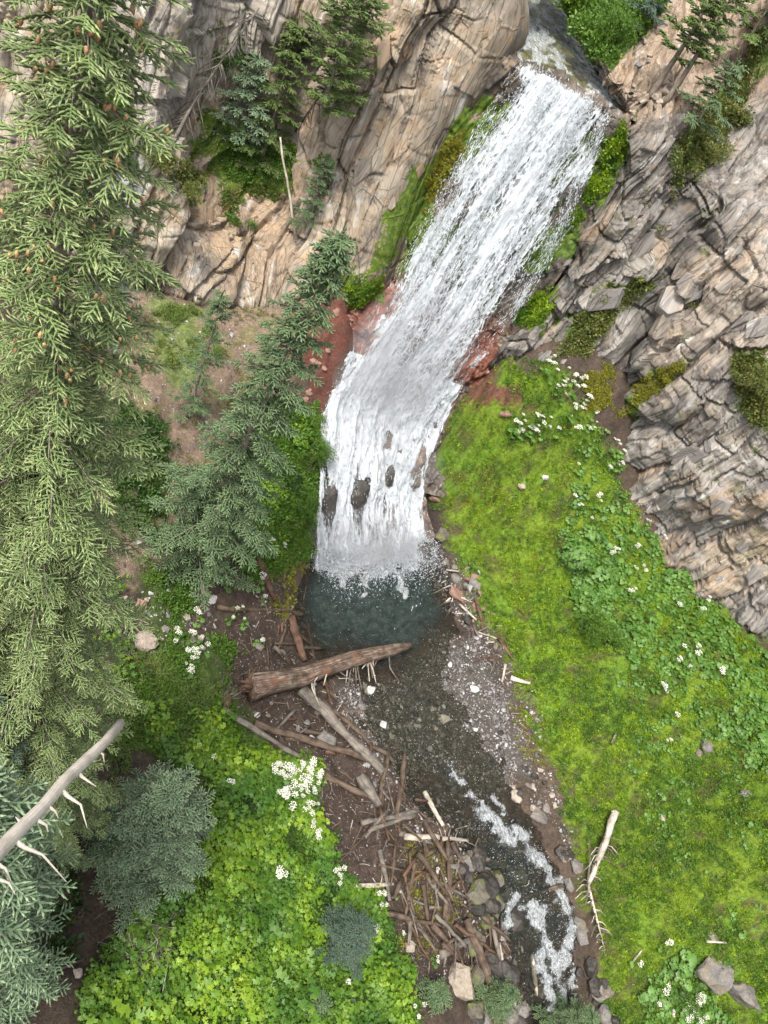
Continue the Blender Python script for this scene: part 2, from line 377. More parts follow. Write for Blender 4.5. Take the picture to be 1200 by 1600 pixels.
# albedo of what the ground is made of
def lerp(c, w, col): return c * (1 - w[:, None]) + np.array(col)[None] * w[:, None]
nz = fbm(P3 * 1.3, 4, 71); nz2 = fbm(P3 * .5, 3, 77); nz3 = fbm(P3 * 5, 3, 79)
tc = np.ones((len(P3), 3)) * np.array([.05, .036, .026])
tc = lerp(tc, smooth(nz, -.2, .5) * .5, (.085, .06, .045))
tc = lerp(tc, Z['scree'], (.15, .108, .078)); tc = lerp(tc, Z['scree'] * smooth(nz, 0, .5), (.13, .11, .055))
tc = lerp(tc, Z['grassl'] * .8, (.09, .13, .03))
tc = lerp(tc, Z['jam'], (.04, .028, .021)); tc = lerp(tc, Z['jam'] * smooth(nz, .1, .6) * .6, (.07, .05, .038))
tc = lerp(tc, Z['dark'] * .9, (.035, .026, .022)); tc = lerp(tc, Z['grav'] * .9, (.055, .05, .042))
for k in ('greena', 'greenb', 'mead'): tc = lerp(tc, Z[k] * .9, (.05, .08, .015))
mossc = np.ones((len(P3), 3)) * np.array([.10, .15, .01]); mossc = lerp(mossc, smooth(nz2, -.3, .4), (.085, .15, .011)); mossc = lerp(mossc, smooth(nz, .15, .6) * .85, (.055, .05, .018)); mossc = lerp(mossc, smooth(nz3, .5, .9) * .5, (.03, .06, .007))
tc = tc * (1 - Z['moss'][:, None]) + mossc * Z['moss'][:, None]
tc = lerp(tc, Z['redr'] * .95, (.13, .05, .034)); tc = lerp(tc, Z['redl'] * .95, (.115, .04, .028))
rd = np.clip(Z['redl'] + Z['redr'], 0, 1); tc = lerp(tc, rd * smooth(nz3, -.1, .5) * .8, (.06, .032, .025))
tc = np.clip(tc * (1 + .25 * nz3[:, None]), .01, .8)
gme = mesh_np('ground', P3, GF, True); color_attr(gme, tc)
gr = NT('ground_soil'); tint = gr.attr('tint').outputs['Color']
gn = gr.noise(gr.pos(), 7, 6, .7); g2 = gr.noise(gr.pos(), 30, 4, .7)
gc = gr.mix(1.0, tint, gr.ramp(gn, [(.3, .55), (.5, 1.), (.7, 1.4)]), 'MULTIPLY')
gc = gr.mix(1.0, gc, gr.ramp(g2, [(.35, .65), (.62, 1.35)]), 'MULTIPLY')
GROUND_MAT = gr.done(gc, .85, gr.bump(g2, .7, .05, gr.bump(gn, .7, .15)), .25)
ground = link('ground', gme, GROUND_MAT, kind='structure')

# ------------------------------------------------------------------ rock faces from control nets
def catmull(A, n):
    """interpolate control rows A (k, ...) to n rows"""
    k = len(A); t = np.linspace(0, k - 1, n); i = np.clip(t.astype(int), 0, k - 2); f = (t - i).reshape((-1,) + (1,) * (A.ndim - 1))
    p = lambda j: A[np.clip(j, 0, k - 1)]
    p0, p1, p2, p3 = p(i - 1), p(i), p(i + 1), p(i + 2)
    p0 = np.where((i == 0).reshape(f.shape), 2 * p1 - p2, p0); p3 = np.where((i == k - 2).reshape(f.shape), 2 * p2 - p1, p3)
    return .5 * (2 * p1 + (p2 - p0) * f + (2 * p0 - 5 * p1 + 4 * p2 - p3) * f ** 2 + (3 * p1 - p0 - 3 * p2 + p3) * f ** 3)
def net(rows, nu, nv):
    A = np.array([[PY(*c) if len(c) == 3 else c[3] for c in r] for r in rows], float)
    B = catmull(A, nv); B = catmull(B.transpose(1, 0, 2), nu).transpose(1, 0, 2)
    return B
def grid_faces(nv, nu):
    i, j = np.meshgrid(np.arange(nu - 1), np.arange(nv - 1)); b = (j * nu + i).ravel(); return np.c_[b, b + 1, b + nu + 1, b + nu]
def normals(B):
    du = np.gradient(B, axis=1); dv = np.gradient(B, axis=0); n = np.cross(du, dv); n /= np.linalg.norm(n, axis=2)[..., None] + 1e-9
    tocam = np.array([0, 0, H]) - B; s = np.sign((n * tocam).sum(2)); s = np.sign(s.mean()); return n * s
def frame_rot(direction):
    d = np.array(direction, float); d /= np.linalg.norm(d); a = np.cross(d, [0, 1, 0.2]); a /= np.linalg.norm(a); b = np.cross(d, a)
    return np.array([a, b, d])
def rock_sheet(name, rows, nu, nv, mat, tintf, mossf, grain, amps=(.55, .28, .12), sizes=(1.6, .75, .32), stretch=3.0, seed=0, big=.5, kind='structure', parent=None, edge=None):
    # edge: outline in the photograph along which the relief dies out
    B = net(rows, nu, nv); N = normals(B); P = B.reshape(-1, 3); Nn = N.reshape(-1, 3)
    Rm = frame_rot(grain); L = P @ Rm.T; L = L + np.stack([fbm(P * .4, 2, seed + k) for k in range(3)], 1) * .22
    d = fbm(P * .22, 4, seed) * big
    for a, s, k in zip(amps, sizes, range(3)):
        if k == 0: v, e = blocks(L / np.array([s, s, s * stretch]), seed + 3); d += a * v * .7
        v, e = bricks(L, s * (.5 if k == 0 else .8), stretch * 1.5, seed + 10 * k + 4); d += a * v * (.32 if k == 0 else .75) - a * .35 * (e < .07)
    d += fbm(P * 3, 3, seed + 9) * .03 + fbm(L * np.array([2.2, 2.2, .2]), 3, seed + 19) * .05
    px, py = proj(P)
    if edge is not None: d = d * (.12 + .88 * smooth(seg_dist(px, py, edge), 20, 120)) * np.where(px > 1e6, 0, 1)
    P2 = P + Nn * d[:, None]
    me = mesh_np(name, P2, grid_faces(nv, nu), False)
    color_attr(me, np.clip(tintf(P2, px, py, d), .01, .9)); float_attr(me, mossf(P2, px, py, d, Nn), 'moss')
    ga = me.attributes.new('grain', 'FLOAT_VECTOR', 'POINT'); ga.data.foreach_set('vector', L.astype(np.float32).ravel())
    o = link(name, me, mat, parent, kind)
    return o, P2, Nn

ROCK_L = rock_mat('tan_rock')
ROCK_R = rock_mat('grey_rock', .3)
ROCK_W = rock_mat('wet_rock', .4, .4)

def tint_left(P, px, py, d):
    n = fbm(P * .5, 4, 101); n2 = fbm(P * 2, 3, 105); c = np.ones((len(P), 3)) * np.array([.265, .215, .158])
    c = lerp(c, smooth(n, -.1, .6), (.30, .26, .205)); c = lerp(c, smooth(n2, .1, .8) * .6, (.24, .16, .095))
    c = lerp(c, smooth(-n, .1, .7) * .7, (.19, .17, .145))
    gul = smooth(pdist(px, py, [(300, 260), (450, 230), (470, 400), (440, 460), (330, 460)]), -20, 20); c = lerp(c, gul * .8, (.25, .185, .125))
    wht = smooth(pdist(px, py, [(160, 210), (215, 240), (220, 320), (190, 330), (155, 290)]) + n2 * 12, -8, 8); c = lerp(c, wht * .9, (.6, .6, .6))
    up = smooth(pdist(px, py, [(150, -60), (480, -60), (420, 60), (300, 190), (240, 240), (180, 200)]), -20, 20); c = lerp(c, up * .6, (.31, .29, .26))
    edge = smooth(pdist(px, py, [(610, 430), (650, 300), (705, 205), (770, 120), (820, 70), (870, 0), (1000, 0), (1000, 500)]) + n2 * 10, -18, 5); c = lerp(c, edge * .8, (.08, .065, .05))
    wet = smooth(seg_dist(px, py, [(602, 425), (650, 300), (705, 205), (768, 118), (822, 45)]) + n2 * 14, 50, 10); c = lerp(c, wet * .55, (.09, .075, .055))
    red = smooth(pdist(px, py, [(480, 450), (600, 440), (610, 520), (470, 520)]) + n2 * 10, -10, 10); c = lerp(c, red, (.25, .09, .06))
    return c
def moss_left(P, px, py, d, N):
    n = fbm(P * .8, 4, 111)
    m = .0 * px + smooth(n, .35, .9) * .18
    for pl, a in [([(640, 330), (700, 215), (735, 190), (720, 280), (660, 340)], 1.), ([(330, 190), (400, 190), (480, 250), (420, 300), (360, 290), (330, 250)], .9), ([(110, 150), (200, 150), (200, 260), (130, 290)], .8),
                  ([(270, 230), (330, 260), (320, 320), (260, 300)], .5), ([(640, 280), (760, 160), (800, 100), (820, 120), (700, 300), (600, 430), (530, 450), (560, 420)], .9), ([(510, 440), (600, 420), (600, 480), (530, 475)], .8)]:
        m = np.maximum(m, a * smooth(pdist(px, py, pl) + n * 20, -10, 14))
    return m
LROWS_C = [  # columns, foot -> top: (px, py, y)
 [(640, 425, 42.6), (685, 305, 43.3), (735, 215, 44), (785, 130, 44.6), (822, 60, 45.5), (838, -60, 47)],
 [(602, 425, 39.9), (650, 300, 40.9), (700, 205, 41.6), (762, 118, 42.2), (808, 47, 42.8), (826, -60, 44)],
 [(540, 450, 38.7), (570, 300, 39.5), (620, 180, 40.2), (680, 90, 40.8), (740, 10, 41.4), (790, -90, 43)],
 [(475, 458, 37.6), (495, 330, 38.4), (525, 215, 39.0), (575, 110, 39.6), (620, 10, 40.2), (680, -90, 42)],
 [(435, 462, 37.2), (445, 350, 38.3), (455, 240, 39.7), (480, 120, 40.6), (520, 0, 41), (560, -90, 42.5)],
 [(375, 462, 35.6), (385, 350, 37.6), (385, 240, 39.4), (410, 120, 40.6), (450, 0, 40.6), (490, -90, 42.5)],
 [(310, 458, 33.6), (318, 350, 34.8), (318, 240, 36.8), (340, 140, 38.0), (375, 40, 38.6), (415, -70, 40)],
 [(245, 452, 32.2), (252, 350, 32.7), (258, 240, 33.4), (262, 130, 34), (290, 20, 35), (330, -80, 37)],
 [(180, 445, 31), (190, 340, 31.3), (190, 240, 31.7), (175, 130, 32), (170, 20, 32.5), (180, -90, 34)],
 [(60, 440, 29), (60, 330, 29.3), (50, 220, 29.6), (40, 110, 30), (30, 0, 30.4), (20, -100, 32)],
 [(-150, 440, 26), (-160, 320, 26.5), (-170, 200, 27), (-180, 90, 27.5), (-190, -20, 28), (-200, -120, 29)],
 [(-400, 450, 22), (-410, 330, 22.5), (-420, 200, 23), (-430, 90, 23.5), (-440, -20, 24), (-450, -120, 25)]]
def rows_from_cols(Cs, below=2.5, back=(2.0, 9, 1.0)):
    """add an underground foot row and a plateau row behind the top"""
    A = []
    for c in Cs:
        pts = [PY(*q) for q in c]
        foot = pts[0] + np.array([0, .6, -below]); top = pts[-1] + np.array([back[0], back[1], back[2]])
        A.append([foot] + pts + [top])
    A = np.array(A).transpose(1, 0, 2)
    return [[(0, 0, 0, A[i, j]) for j in range(A.shape[1])] for i in range(A.shape[0])]
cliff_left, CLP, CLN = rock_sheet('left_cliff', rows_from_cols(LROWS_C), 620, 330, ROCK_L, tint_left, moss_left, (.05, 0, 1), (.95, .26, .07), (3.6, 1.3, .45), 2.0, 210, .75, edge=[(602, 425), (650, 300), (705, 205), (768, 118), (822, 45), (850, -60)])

def tint_right(P, px, py, d):
    n = fbm(P * .5, 4, 131); n2 = fbm(P * 2, 3, 135); c = np.ones((len(P), 3)) * np.array([.18, .165, .148])
    c = lerp(c, smooth(n, -.1, .6) * .8, (.25, .23, .205)); c = lerp(c, smooth(-n, .0, .6) * .7, (.11, .1, .094)); c = lerp(c, smooth(n2, .2, .8) * .5, (.21, .16, .115))
    tan = smooth(pdist(px, py, [(1040, 400), (1130, 380), (1210, 330), (1210, 620), (1130, 560), (1010, 650), (1010, 560)]) + n2 * 14, -20, 20); c = lerp(c, tan * .85, (.28, .235, .19))
    tan = smooth(pdist(px, py, [(1090, 880), (1150, 840), (1210, 830), (1210, 900), (1130, 930)]) + n2 * 14, -14, 14); c = lerp(c, tan * .8, (.26, .21, .155))
    crev_shade = smooth(pdist(px, py, [(930, 640), (960, 560), (1000, 470), (1080, 350), (1130, 330), (1040, 470), (990, 600), (975, 690)]) + n2 * 12, -18, 10); c = lerp(c, crev_shade * .75, (.09, .08, .07))  # recessed crevice: its shade is put into the tint as a darker colour
    wet = smooth(seg_dist(px, py, [(775, 545), (832, 470), (892, 390), (942, 300), (986, 196)]) + n2 * 16, 60, 12); c = lerp(c, wet * .7, (.07, .06, .05))
    hill = smooth(pdist(px, py, [(900, -100), (1500, -100), (1400, 350), (1230, 130), (1170, 150), (1050, 190), (980, 190), (900, 60)]), -20, 30); c = lerp(c, hill * .8, (.27, .2, .14))
    return c
def moss_right(P, px, py, d, N):
    n = fbm(P * .8, 4, 141); m = smooth(n, .25, .9) * .3
    for pl, a in [([(865, 0), (1050, 0), (1000, 60), (960, 110), (925, 90)], 1.), ([(965, 190), (985, 180), (975, 260), (900, 350), (880, 360), (930, 270)], 1.2), ([(800, 480), (860, 440), (880, 470), (850, 510), (810, 515)], 1.2),
                  ([(870, 540), (900, 500), (950, 450), (1010, 430), (1030, 450), (950, 510), (920, 560), (890, 590)], .75), ([(960, 640), (1000, 590), (1080, 550), (1080, 570), (1020, 620), (970, 660)], 1.), ([(900, 590), (960, 560), (960, 640), (920, 640)], .7),
                  ([(1060, 190), (1120, 160), (1200, 20), (1200, 60), (1130, 260), (1060, 300), (1040, 280)], .75), ([(1140, 540), (1200, 540), (1200, 680), (1150, 640)], .5)]:
        m = np.maximum(m, a * smooth(pdist(px, py, pl) + n * 18, -10, 14))
    return m
RC = [
 [(800, 530, 43), (850, 455, 43.6), (905, 380, 44), (955, 300, 44.5), (990, 190, 45), (900, 50, 47), (850, -60, 54)],
 [(775, 545, 39.6), (832, 470, 40.6), (892, 390, 41.4), (942, 300, 42.1), (986, 196, 42.6), (935, 70, 45.6), (880, -70, 52)],
 [(850, 568, 40.2), (900, 490, 40.9), (952, 410, 41.5), (1000, 320, 42.2), (1050, 215, 43), (1010, 80, 46.4), (980, -60, 52)],
 [(930, 648, 41.2), (978, 560, 42), (1020, 470, 42.4), (1070, 375, 42.8), (1110, 265, 43.2), (1080, 130, 46.6), (1070, -50, 52)],
 [(985, 765, 40.3), (1022, 650, 40.4), (1062, 550, 40.8), (1110, 450, 41.4), (1165, 340, 42.6), (1150, 190, 46.2), (1160, -50, 52)],
 [(1060, 895, 38.9), (1090, 780, 39.1), (1130, 670, 39.6), (1180, 560, 40.6), (1230, 440, 41.8), (1230, 280, 45), (1260, -30, 51)],
 [(1200, 1010, 37.7), (1220, 900, 38.1), (1260, 800, 38.6), (1300, 690, 39.4), (1350, 570, 40.6), (1340, 400, 43.6), (1380, 50, 49)],
 [(1380, 1110, 36), (1400, 1000, 36.4), (1440, 890, 37), (1480, 780, 37.6), (1530, 660, 38.6), (1540, 480, 41), (1560, 150, 46)],
 [(1600, 1200, 33), (1620, 1090, 33.4), (1660, 980, 34), (1700, 870, 34.6), (1750, 750, 35.6), (1760, 600, 38), (1800, 300, 43)]]
cliff_right, CRP, CRN = rock_sheet('right_cliff', rows_from_cols(RC, 2.5, (0, 8, 2)), 560, 430, ROCK_R, tint_right, moss_right, (.2, 0, 1), (.9, .3, .09), (3.2, 1.1, .42), 2.0, 300, .9)

# wet wall behind the falling water
WN_ROWS = [[(760, 60, 45), (985, 190, 44)], [(775, 75, 42.25), (985, 196, 42.6)], [(690, 200, 41.9), (960, 300, 42.4)], [(610, 350, 41.2), (895, 400, 41.9)], [(560, 440, 40.2), (830, 500, 41.2)], [(520, 520, 38.6), (780, 580, 40.4)], [(480, 620, 36.4), (720, 690, 39)], [(470, 720, 33.5), (700, 780, 37)]]
def subdiv_rows(rows, n):
    out = []
    for (a, b) in rows:
        A_, B_ = PY(*a), PY(*b); out.append([(0, 0, 0, A_ + (B_ - A_) * k / (n - 1)) for k in range(n)])
    return out
def tint_wall(P, px, py, d):
    n = fbm(P * .7, 4, 151); c = np.ones((len(P), 3)) * np.array([.085, .07, .055]); c = lerp(c, smooth(n, 0, .6), (.13, .11, .09))
    red = smooth(P[:, 2], 13.5, 11) * smooth(P[:, 2], 5, 8); c = lerp(c, red * .8, (.2, .07, .045)); return c
def moss_wall(P, px, py, d, N):
    n = fbm(P * .6, 4, 161); return smooth(n, -.2, .5) * smooth(P[:, 2], 9, 16) * 1.1 * smooth(P[:, 2], 24.2, 22.5)
wall_b, _, _ = rock_sheet('falls_rock_wall', subdiv_rows(WN_ROWS, 4), 130, 330, ROCK_W, tint_wall, moss_wall, (.3, 0, 1), (.3, .18, .08), (1.5, .7, .3), 2.5, 400, .3)

# one ray-casting tree over everything the plants and logs can stand on
def bvh_of(objs):
    V = []; Fs = []; n = 0
    for o in objs:
        me = o.data; v = np.empty(len(me.vertices) * 3, np.float32); me.vertices.foreach_get('co', v); f = np.empty(len(me.loops), np.int32); me.loops.foreach_get('vertex_index', f)
        V.append(v.reshape(-1, 3)); Fs.append(f.reshape(-1, 4) + n); n += len(me.vertices)
    return BVHTree.FromPolygons(np.concatenate(V).tolist(), np.concatenate(Fs).tolist())
BV = bvh_of([ground, cliff_left, cliff_right, wall_b])
CAMP = Vector((0, 0, H))
def hit(px, py):
    d = Vector(ray(px, py)).normalized(); loc, nrm, i, dist = BV.ray_cast(CAMP, d)
    if loc is None: return np.array(PZ(px, py, 0)), np.array([0, 0, 1.0])
    n = np.array(nrm)
    if np.dot(n, -np.array(d)) < 0: n = -n
    return np.array(loc), n
def hits_poly(poly, n, rg=rng, soft=0):
    xs = [p[0] for p in poly]; ys = [p[1] for p in poly]; out = []; nn = []; pp = []
    k = 0
    while len(out) < n and k < n * 12:
        k += 1; x = rg.uniform(min(xs), max(xs)); y = rg.uniform(min(ys), max(ys))
        if not in_poly(x, y, poly): continue
        if soft and float(pdist(x, y, poly)) + soft * float(vnoise(np.array([[x * .05, y * .05, 0]]), 5)[0] + .6 * vnoise(np.array([[x * .14, y * .14, 3]]), 6)[0]) < rg.uniform(0, soft * .7): continue
        a, b = hit(x, y); out.append(a); nn.append(b); pp.append((x, y))
    return np.array(out), np.array(nn), pp

# ================================================================== WATER
# rows of the falling sheet: left edge, right edge (px, py, y)
CURT = [[(812, 92, 42.05), (960, 178, 42.05)], [(765, 160, 40.9), (930, 258, 41.5)], [(702, 265, 39.6), (887, 365, 41.0)], [(643, 372, 38.4), (835, 460, 40.3)], [(592, 470, 37.2), (778, 535, 39.5)], [(546, 548, 36.1), (722, 600, 38.9)], [(510, 622, 35.0), (688, 668, 38.2)]]
CASC = [[(546, 548, 36.6), (722, 600, 39.4)], [(508, 618, 35.1), (690, 664, 38.4)], [(498, 700, 32.8), (662, 735, 37.0)], [(494, 790, 30.9), (655, 800, 35.8)], [(492, 862, 29.35), (668, 852, 34.9)], [(490, 893, 28.5), (680, 874, 34.2)]]
def strip_pts(rows, nu, nv, bulge=0.0):
    L = catmull(np.array([PY(*r[0]) for r in rows]), nv); Rr = catmull(np.array([PY(*r[1]) for r in rows]), nv)
    s = np.linspace(0, 1, nu)[None, :, None]; B = L[:, None] * (1 - s) + Rr[:, None] * s
    return B
def arc(B):
    v = np.zeros(B.shape[:2]); v[1:] = np.cumsum(np.linalg.norm(np.diff(B, axis=0), axis=2), axis=0)
    u = np.zeros(B.shape[:2]); u[:, 1:] = np.cumsum(np.linalg.norm(np.diff(B, axis=1), axis=2), axis=1)
    return u, v
def white_water(name, seed, cover, lace=5.5, stretch=.3, soft=.17):
    """broken falling water: white lace with real gaps, stretched along the fall"""
    t = NT(name); uv = t.attr('flow').outputs['Vector']; dens = t.attr('dens').outputs['Fac']
    mp = t.N('ShaderNodeMapping'); t.l.new(uv, mp.inputs[0]); mp.inputs['Location'].default_value = (seed * 3.1, seed * 1.7, seed)
    mp.inputs['Scale'].default_value = (1, stretch, 1)
    wob = t.noise(mp.outputs[0], 6, 4, .6); wv = t.N('ShaderNodeVectorMath', operation='SCALE'); 
    cmb = t.N('ShaderNodeCombineXYZ'); t.l.new(wob, cmb.inputs[0]); t.l.new(t.noise(mp.outputs[0], 4.3, 4, .6), cmb.inputs[1]); t.l.new(cmb.outputs[0], wv.inputs[0]); wv.inputs['Scale'].default_value = .45
    av = t.N('ShaderNodeVectorMath', operation='ADD'); t.l.new(mp.outputs[0], av.inputs[0]); t.l.new(wv.outputs[0], av.inputs[1])
    vo = t.N('ShaderNodeTexVoronoi', feature='DISTANCE_TO_EDGE', ins={'Vector': av.outputs[0], 'Scale': lace}).outputs[0]
    lace_ = t.ramp(vo, [(.0, 1.), (.22, 0.)])
    fine = t.noise(mp.outputs[0], 16, 6, .8)
    mp2 = t.N('ShaderNodeMapping'); t.l.new(uv, mp2.inputs[0]); mp2.inputs['Scale'].default_value = (1, .06, 1); mp2.inputs['Location'].default_value = (seed * 2, 0, seed)
    streak = t.noise(mp2.outputs[0], 2.6, 4, .65)
    a = t.math('ADD', t.math('MULTIPLY', lace_, .42), t.math('MULTIPLY', fine, .85))
    a = t.math('ADD', a, t.math('MULTIPLY', t.math('SUBTRACT', streak, .5), 1.7))
    a = t.math('ADD', a, t.math('SUBTRACT', dens, 1.0 - cover))
    al = t.ramp(a, [(.62 - soft, 0.), (.62 + soft, 1.)])
    col = t.ramp(fine, [(.3, (.38, .42, .45)), (.6, (.62, .65, .68))])
    t.done(col, .35, t.bump(fine, .6, .05), .4)
    tr = t.N('ShaderNodeBsdfTransparent'); tl = t.N('ShaderNodeBsdfTranslucent', ins={'Color': (.66, .7, .73)})
    m1 = t.N('ShaderNodeMixShader'); m1.inputs[0].default_value = .35; t.l.new(t.b.outputs[0], m1.inputs[1]); t.l.new(tl.outputs[0], m1.inputs[2])
    m2 = t.N('ShaderNodeMixShader'); t.l.new(al, m2.inputs[0]); t.l.new(tr.outputs[0], m2.inputs[1]); t.l.new(m1.outputs[0], m2.inputs[2]); t.l.new(m2.outputs[0], t.out.inputs[0])
    return t.m
falls = empty('waterfall', PZ(590, 880, 0), 'tall white waterfall pouring off the rock lip into the dark plunge pool', 'waterfall')
falls['kind'] = 'structure'
FO = np.array(falls.location)
def flow_sheet(name, rows, nu, nv, mat, off, seed, ridge, dens_fn, ext=0):
    B = strip_pts(rows, nu, nv); u, v = arc(B); N = normals(B)
    fl = np.stack([u, v, np.zeros_like(u)], -1).reshape(-1, 3)
    s = np.linspace(0, 1, nu)[None].repeat(nv, 0); t = np.linspace(0, 1, nv)[:, None].repeat(nu, 1)
    d = fbm(fl * np.array([1.6, .25, 1]) + seed, 4, seed).reshape(nv, nu) * ridge + fbm(fl * np.array([5, 1.6, 1]) + seed, 3, seed + 5).reshape(nv, nu) * ridge * .4
    B = B + N * (off + d)[..., None]
    me = mesh_np(name, B.reshape(-1, 3) - FO, grid_faces(nv, nu), True)
    a = me.attributes.new('flow', 'FLOAT_VECTOR', 'POINT'); a.data.foreach_set('vector', fl.astype(np.float32).ravel())
    float_attr(me, dens_fn(s, t, fl).ravel(), 'dens')
    link(name, me, mat, falls)
    return B, u, v, N
def edge_fade(s, w=.06): return np.minimum(smooth(s, 0, w), smooth(1 - s, 0, w))
def dens_curtain(s, t, fl):
    d = .60 + .12 * np.exp(-((s - .28) / .16) ** 2) + .08 * np.exp(-((s - .62) / .1) ** 2) - .16 * np.exp(-((s - .45) / .05) ** 2) * smooth(t, .0, .3) - .1 * smooth(s, .66, .8)
    d += .05 * smooth(t, .5, .9); d -= (1 - edge_fade(s + .1 * fbm(fl * np.array([.3, .7, 1]) + 9, 4, 8).reshape(s.shape) * np.where(s < .5, 1, -1), .14)) * .55
    d += .25 * smooth(.1 - t, 0, .1) * (s < .5) 
    d -= (1 - smooth(t, 0, .015)) * .5 + smooth(t, .9, 1.) * .2
    return d + fbm(fl * np.array([1.1, .1, 1]), 3, 5).reshape(s.shape) * .2 + fbm(fl * np.array([.5, .4, 1]), 3, 6).reshape(s.shape) * .08
CB, CU_, CV_, CN_ = flow_sheet('falling_sheet', CURT, 150, 420, white_water('falling_water', 1, .44), .0, 11, .14, dens_curtain)
flow_sheet('falling_sheet', CURT, 110, 300, white_water('falling_water_back', 2, .36, 4.4), -.45, 23, .12, dens_curtain)
def dens_casc(s, t, fl):
    d = .74 + .08 * smooth(.5 - t, 0, .4) - (1 - edge_fade(s, .05)) * .3 + .06 * smooth(t, .7, .9)
    for cs, ct, rs, rt, a in [(.34, .60, .07, .12, .75), (.1, .63, .07, .11, .7), (.62, .52, .045, .07, .6), (.05, .45, .04, .08, .3), (.5, .72, .04, .08, .4)]: d -= a * np.exp(-(((s - cs) / rs) ** 2 + ((t - ct) / rt) ** 2))
    d -= smooth(t, .95, 1) * .3
    return d + fbm(fl * np.array([1.2, .2, 1]), 3, 15).reshape(s.shape) * .22 + fbm(fl * np.array([.9, .9, 1]), 3, 16).reshape(s.shape) * .12
KB, KU, KV, KN = flow_sheet('cascade_sheet', CASC, 180, 300, white_water('cascade_water', 3, .64, 3.2, .16, .16), .12, 37, .32, dens_casc)
# rock under the cascade
KR = [[(a[0] + dx, a[1], a[2] + .5) for dx, a in ((-14, r[0]),)] + [(r[1][0] + 14, r[1][1], r[1][2] + .5)] for r in CASC]
rock_sheet('cascade_rock', subdiv_rows([(r[0], r[1]) for r in KR], 5), 110, 160, ROCK_W, lambda P, px, py, d: np.ones((len(P), 3)) * np.array([.12, .09, .075]), lambda P, px, py, d, N: 0 * px, (.2, -.5, 1), (.3, .2, .08), (1.2, .6, .3), 2., 500, .3)

# drops and torn strands of water, far too many to count
def blob(seed, n=10, ln=1.0):
    rg = np.random.default_rng(seed); bm = bmesh.new()
    for k in range(2):
        c = rg.normal(size=3) * np.array([.5 * ln, .35, .35]) * k
        P = rg.normal(size=(n, 3)); P /= np.linalg.norm(P, axis=1)[:, None]; P = P * np.array([.5 * ln, .26, .26]) * rg.uniform(.5, 1) + c
        vs_ = [bm.verts.new(p) for p in P]
        bmesh.ops.convex_hull(bm, input=vs_)
    me = bpy.data.meshes.new('drop'); bm.to_mesh(me); bm.free(); me.polygons.foreach_set('use_smooth', np.ones(len(me.polygons), bool)); return me
DW = NT('water_drops'); DW.done((.62, .65, .68), .3, spec=.5)
tl = DW.N('ShaderNodeBsdfTranslucent', ins={'Color': (.66, .7, .73)}); m1 = DW.N('ShaderNodeMixShader'); m1.inputs[0].default_value = .4
DW.l.new(DW.b.outputs[0], m1.inputs[1]); DW.l.new(tl.outputs[0], m1.inputs[2]); DW.l.new(m1.outputs[0], DW.out.inputs[0])
DROPS = variants('drops', [blob(900 + k, 8, 1 + .4 * k) for k in range(5)], DW.m)
def drops_on(name, B, N, fld, n, size, thick, parent, power=3):
    nv, nu = B.shape[:2]; s = rng.random(n * 6); t = rng.random(n * 6); w = fld(s, t)
    keep = rng.random(n * 6) < np.clip(w, 0, 1) ** power; s = s[keep][:n]; t = t[keep][:n]
    i = (t * (nv - 2)).astype(int); j = (s * (nu - 2)).astype(int); P = B[i, j] + rng.normal(size=(len(s), 3)) * .05; P += N[i, j] * (rng.random(len(s)) ** 1.5 * thick - .1)[:, None]
    X = B[i + 1, j] - B[i, j] + rng.normal(size=P.shape) * .01; sc = size * np.exp(rng.normal(size=len(s)) * .45)
    rot = eul_from_axes(X, N[i, j]); scatter(name, P - FO, rot, np.c_[sc * 1.5, sc, sc], DROPS, parent)
def fcurt(s, t):
    fl = np.stack([s * 6, t * 22, 0 * s], 1); a = .5 + .9 * fbm(fl * np.array([1.8, .12, 1]), 3, 61) * .6 + .25 * vnoise(fl * np.array([5, 2.2, 1]), 66)
    return np.clip(a, 0, 1) * (1 - .75 * (1 - edge_fade(s, .05))) + .02
drops_on('falling_drops', CB, CN_, fcurt, 20000, .038, .6, falls, 2)
drops_on('cascade_drops', KB, KN, lambda s, t: .35 + .5 * smooth(t, .6, .9) * (rng.random(len(s)) < .6), 12000, .06, .35, falls, 1.5)
# spray thrown up where the water lands
n = 22000; tt = rng.random(n); s0 = rng.random(n); P = PY(500, 860, 29.3) * (1 - s0[:, None]) + PY(672, 850, 35) * s0[:, None]
P[:, 2] = np.abs(rng.normal(size=n)) * .35 + .02; off = np.abs(rng.normal(size=(n, 1))) ** 1.4 * .8 - .3; P += off * np.array([.75, -.75, 0]) + rng.normal(size=(n, 3)) * np.array([.3, .3, .05])
scatter('splash_drops', P - FO, rng.random((n, 3)) * 6, .042 * np.exp(rng.normal(size=n) * .5), DROPS, falls)
# mist hanging over the foot of the fall: closed bodies of thin even air
MI = bpy.data.materials.new('mist_air'); MI.use_nodes = True; mn = MI.node_tree.nodes; mn.remove(mn['Principled BSDF']); pv = mn.new('ShaderNodeVolumePrincipled')
pv.inputs['Color'].default_value = (.96, .97, 1, 1); pv.inputs['Density'].default_value = .06; pv.inputs['Anisotropy'].default_value = .1
MI.node_tree.links.new(pv.outputs[0], mn['Material Output'].inputs['Volume'])
def mist(c, r, rot=0, dens=None):
    bm = bmesh.new(); bmesh.ops.create_icosphere(bm, subdivisions=4, radius=1); me = bpy.data.meshes.new('mist')
    for v in bm.verts: v.co *= 1 + .12 * float(vnoise(np.array([[v.co.x * 1.5, v.co.y * 1.5, v.co.z * 1.5 + c[0]]]), 3)[0])
    bm.to_mesh(me); bm.free(); o = link('mist', me, MI, falls); o.location = Vector(c) - falls.location; o.scale = r; o.rotation_euler = (0, 0, rot)
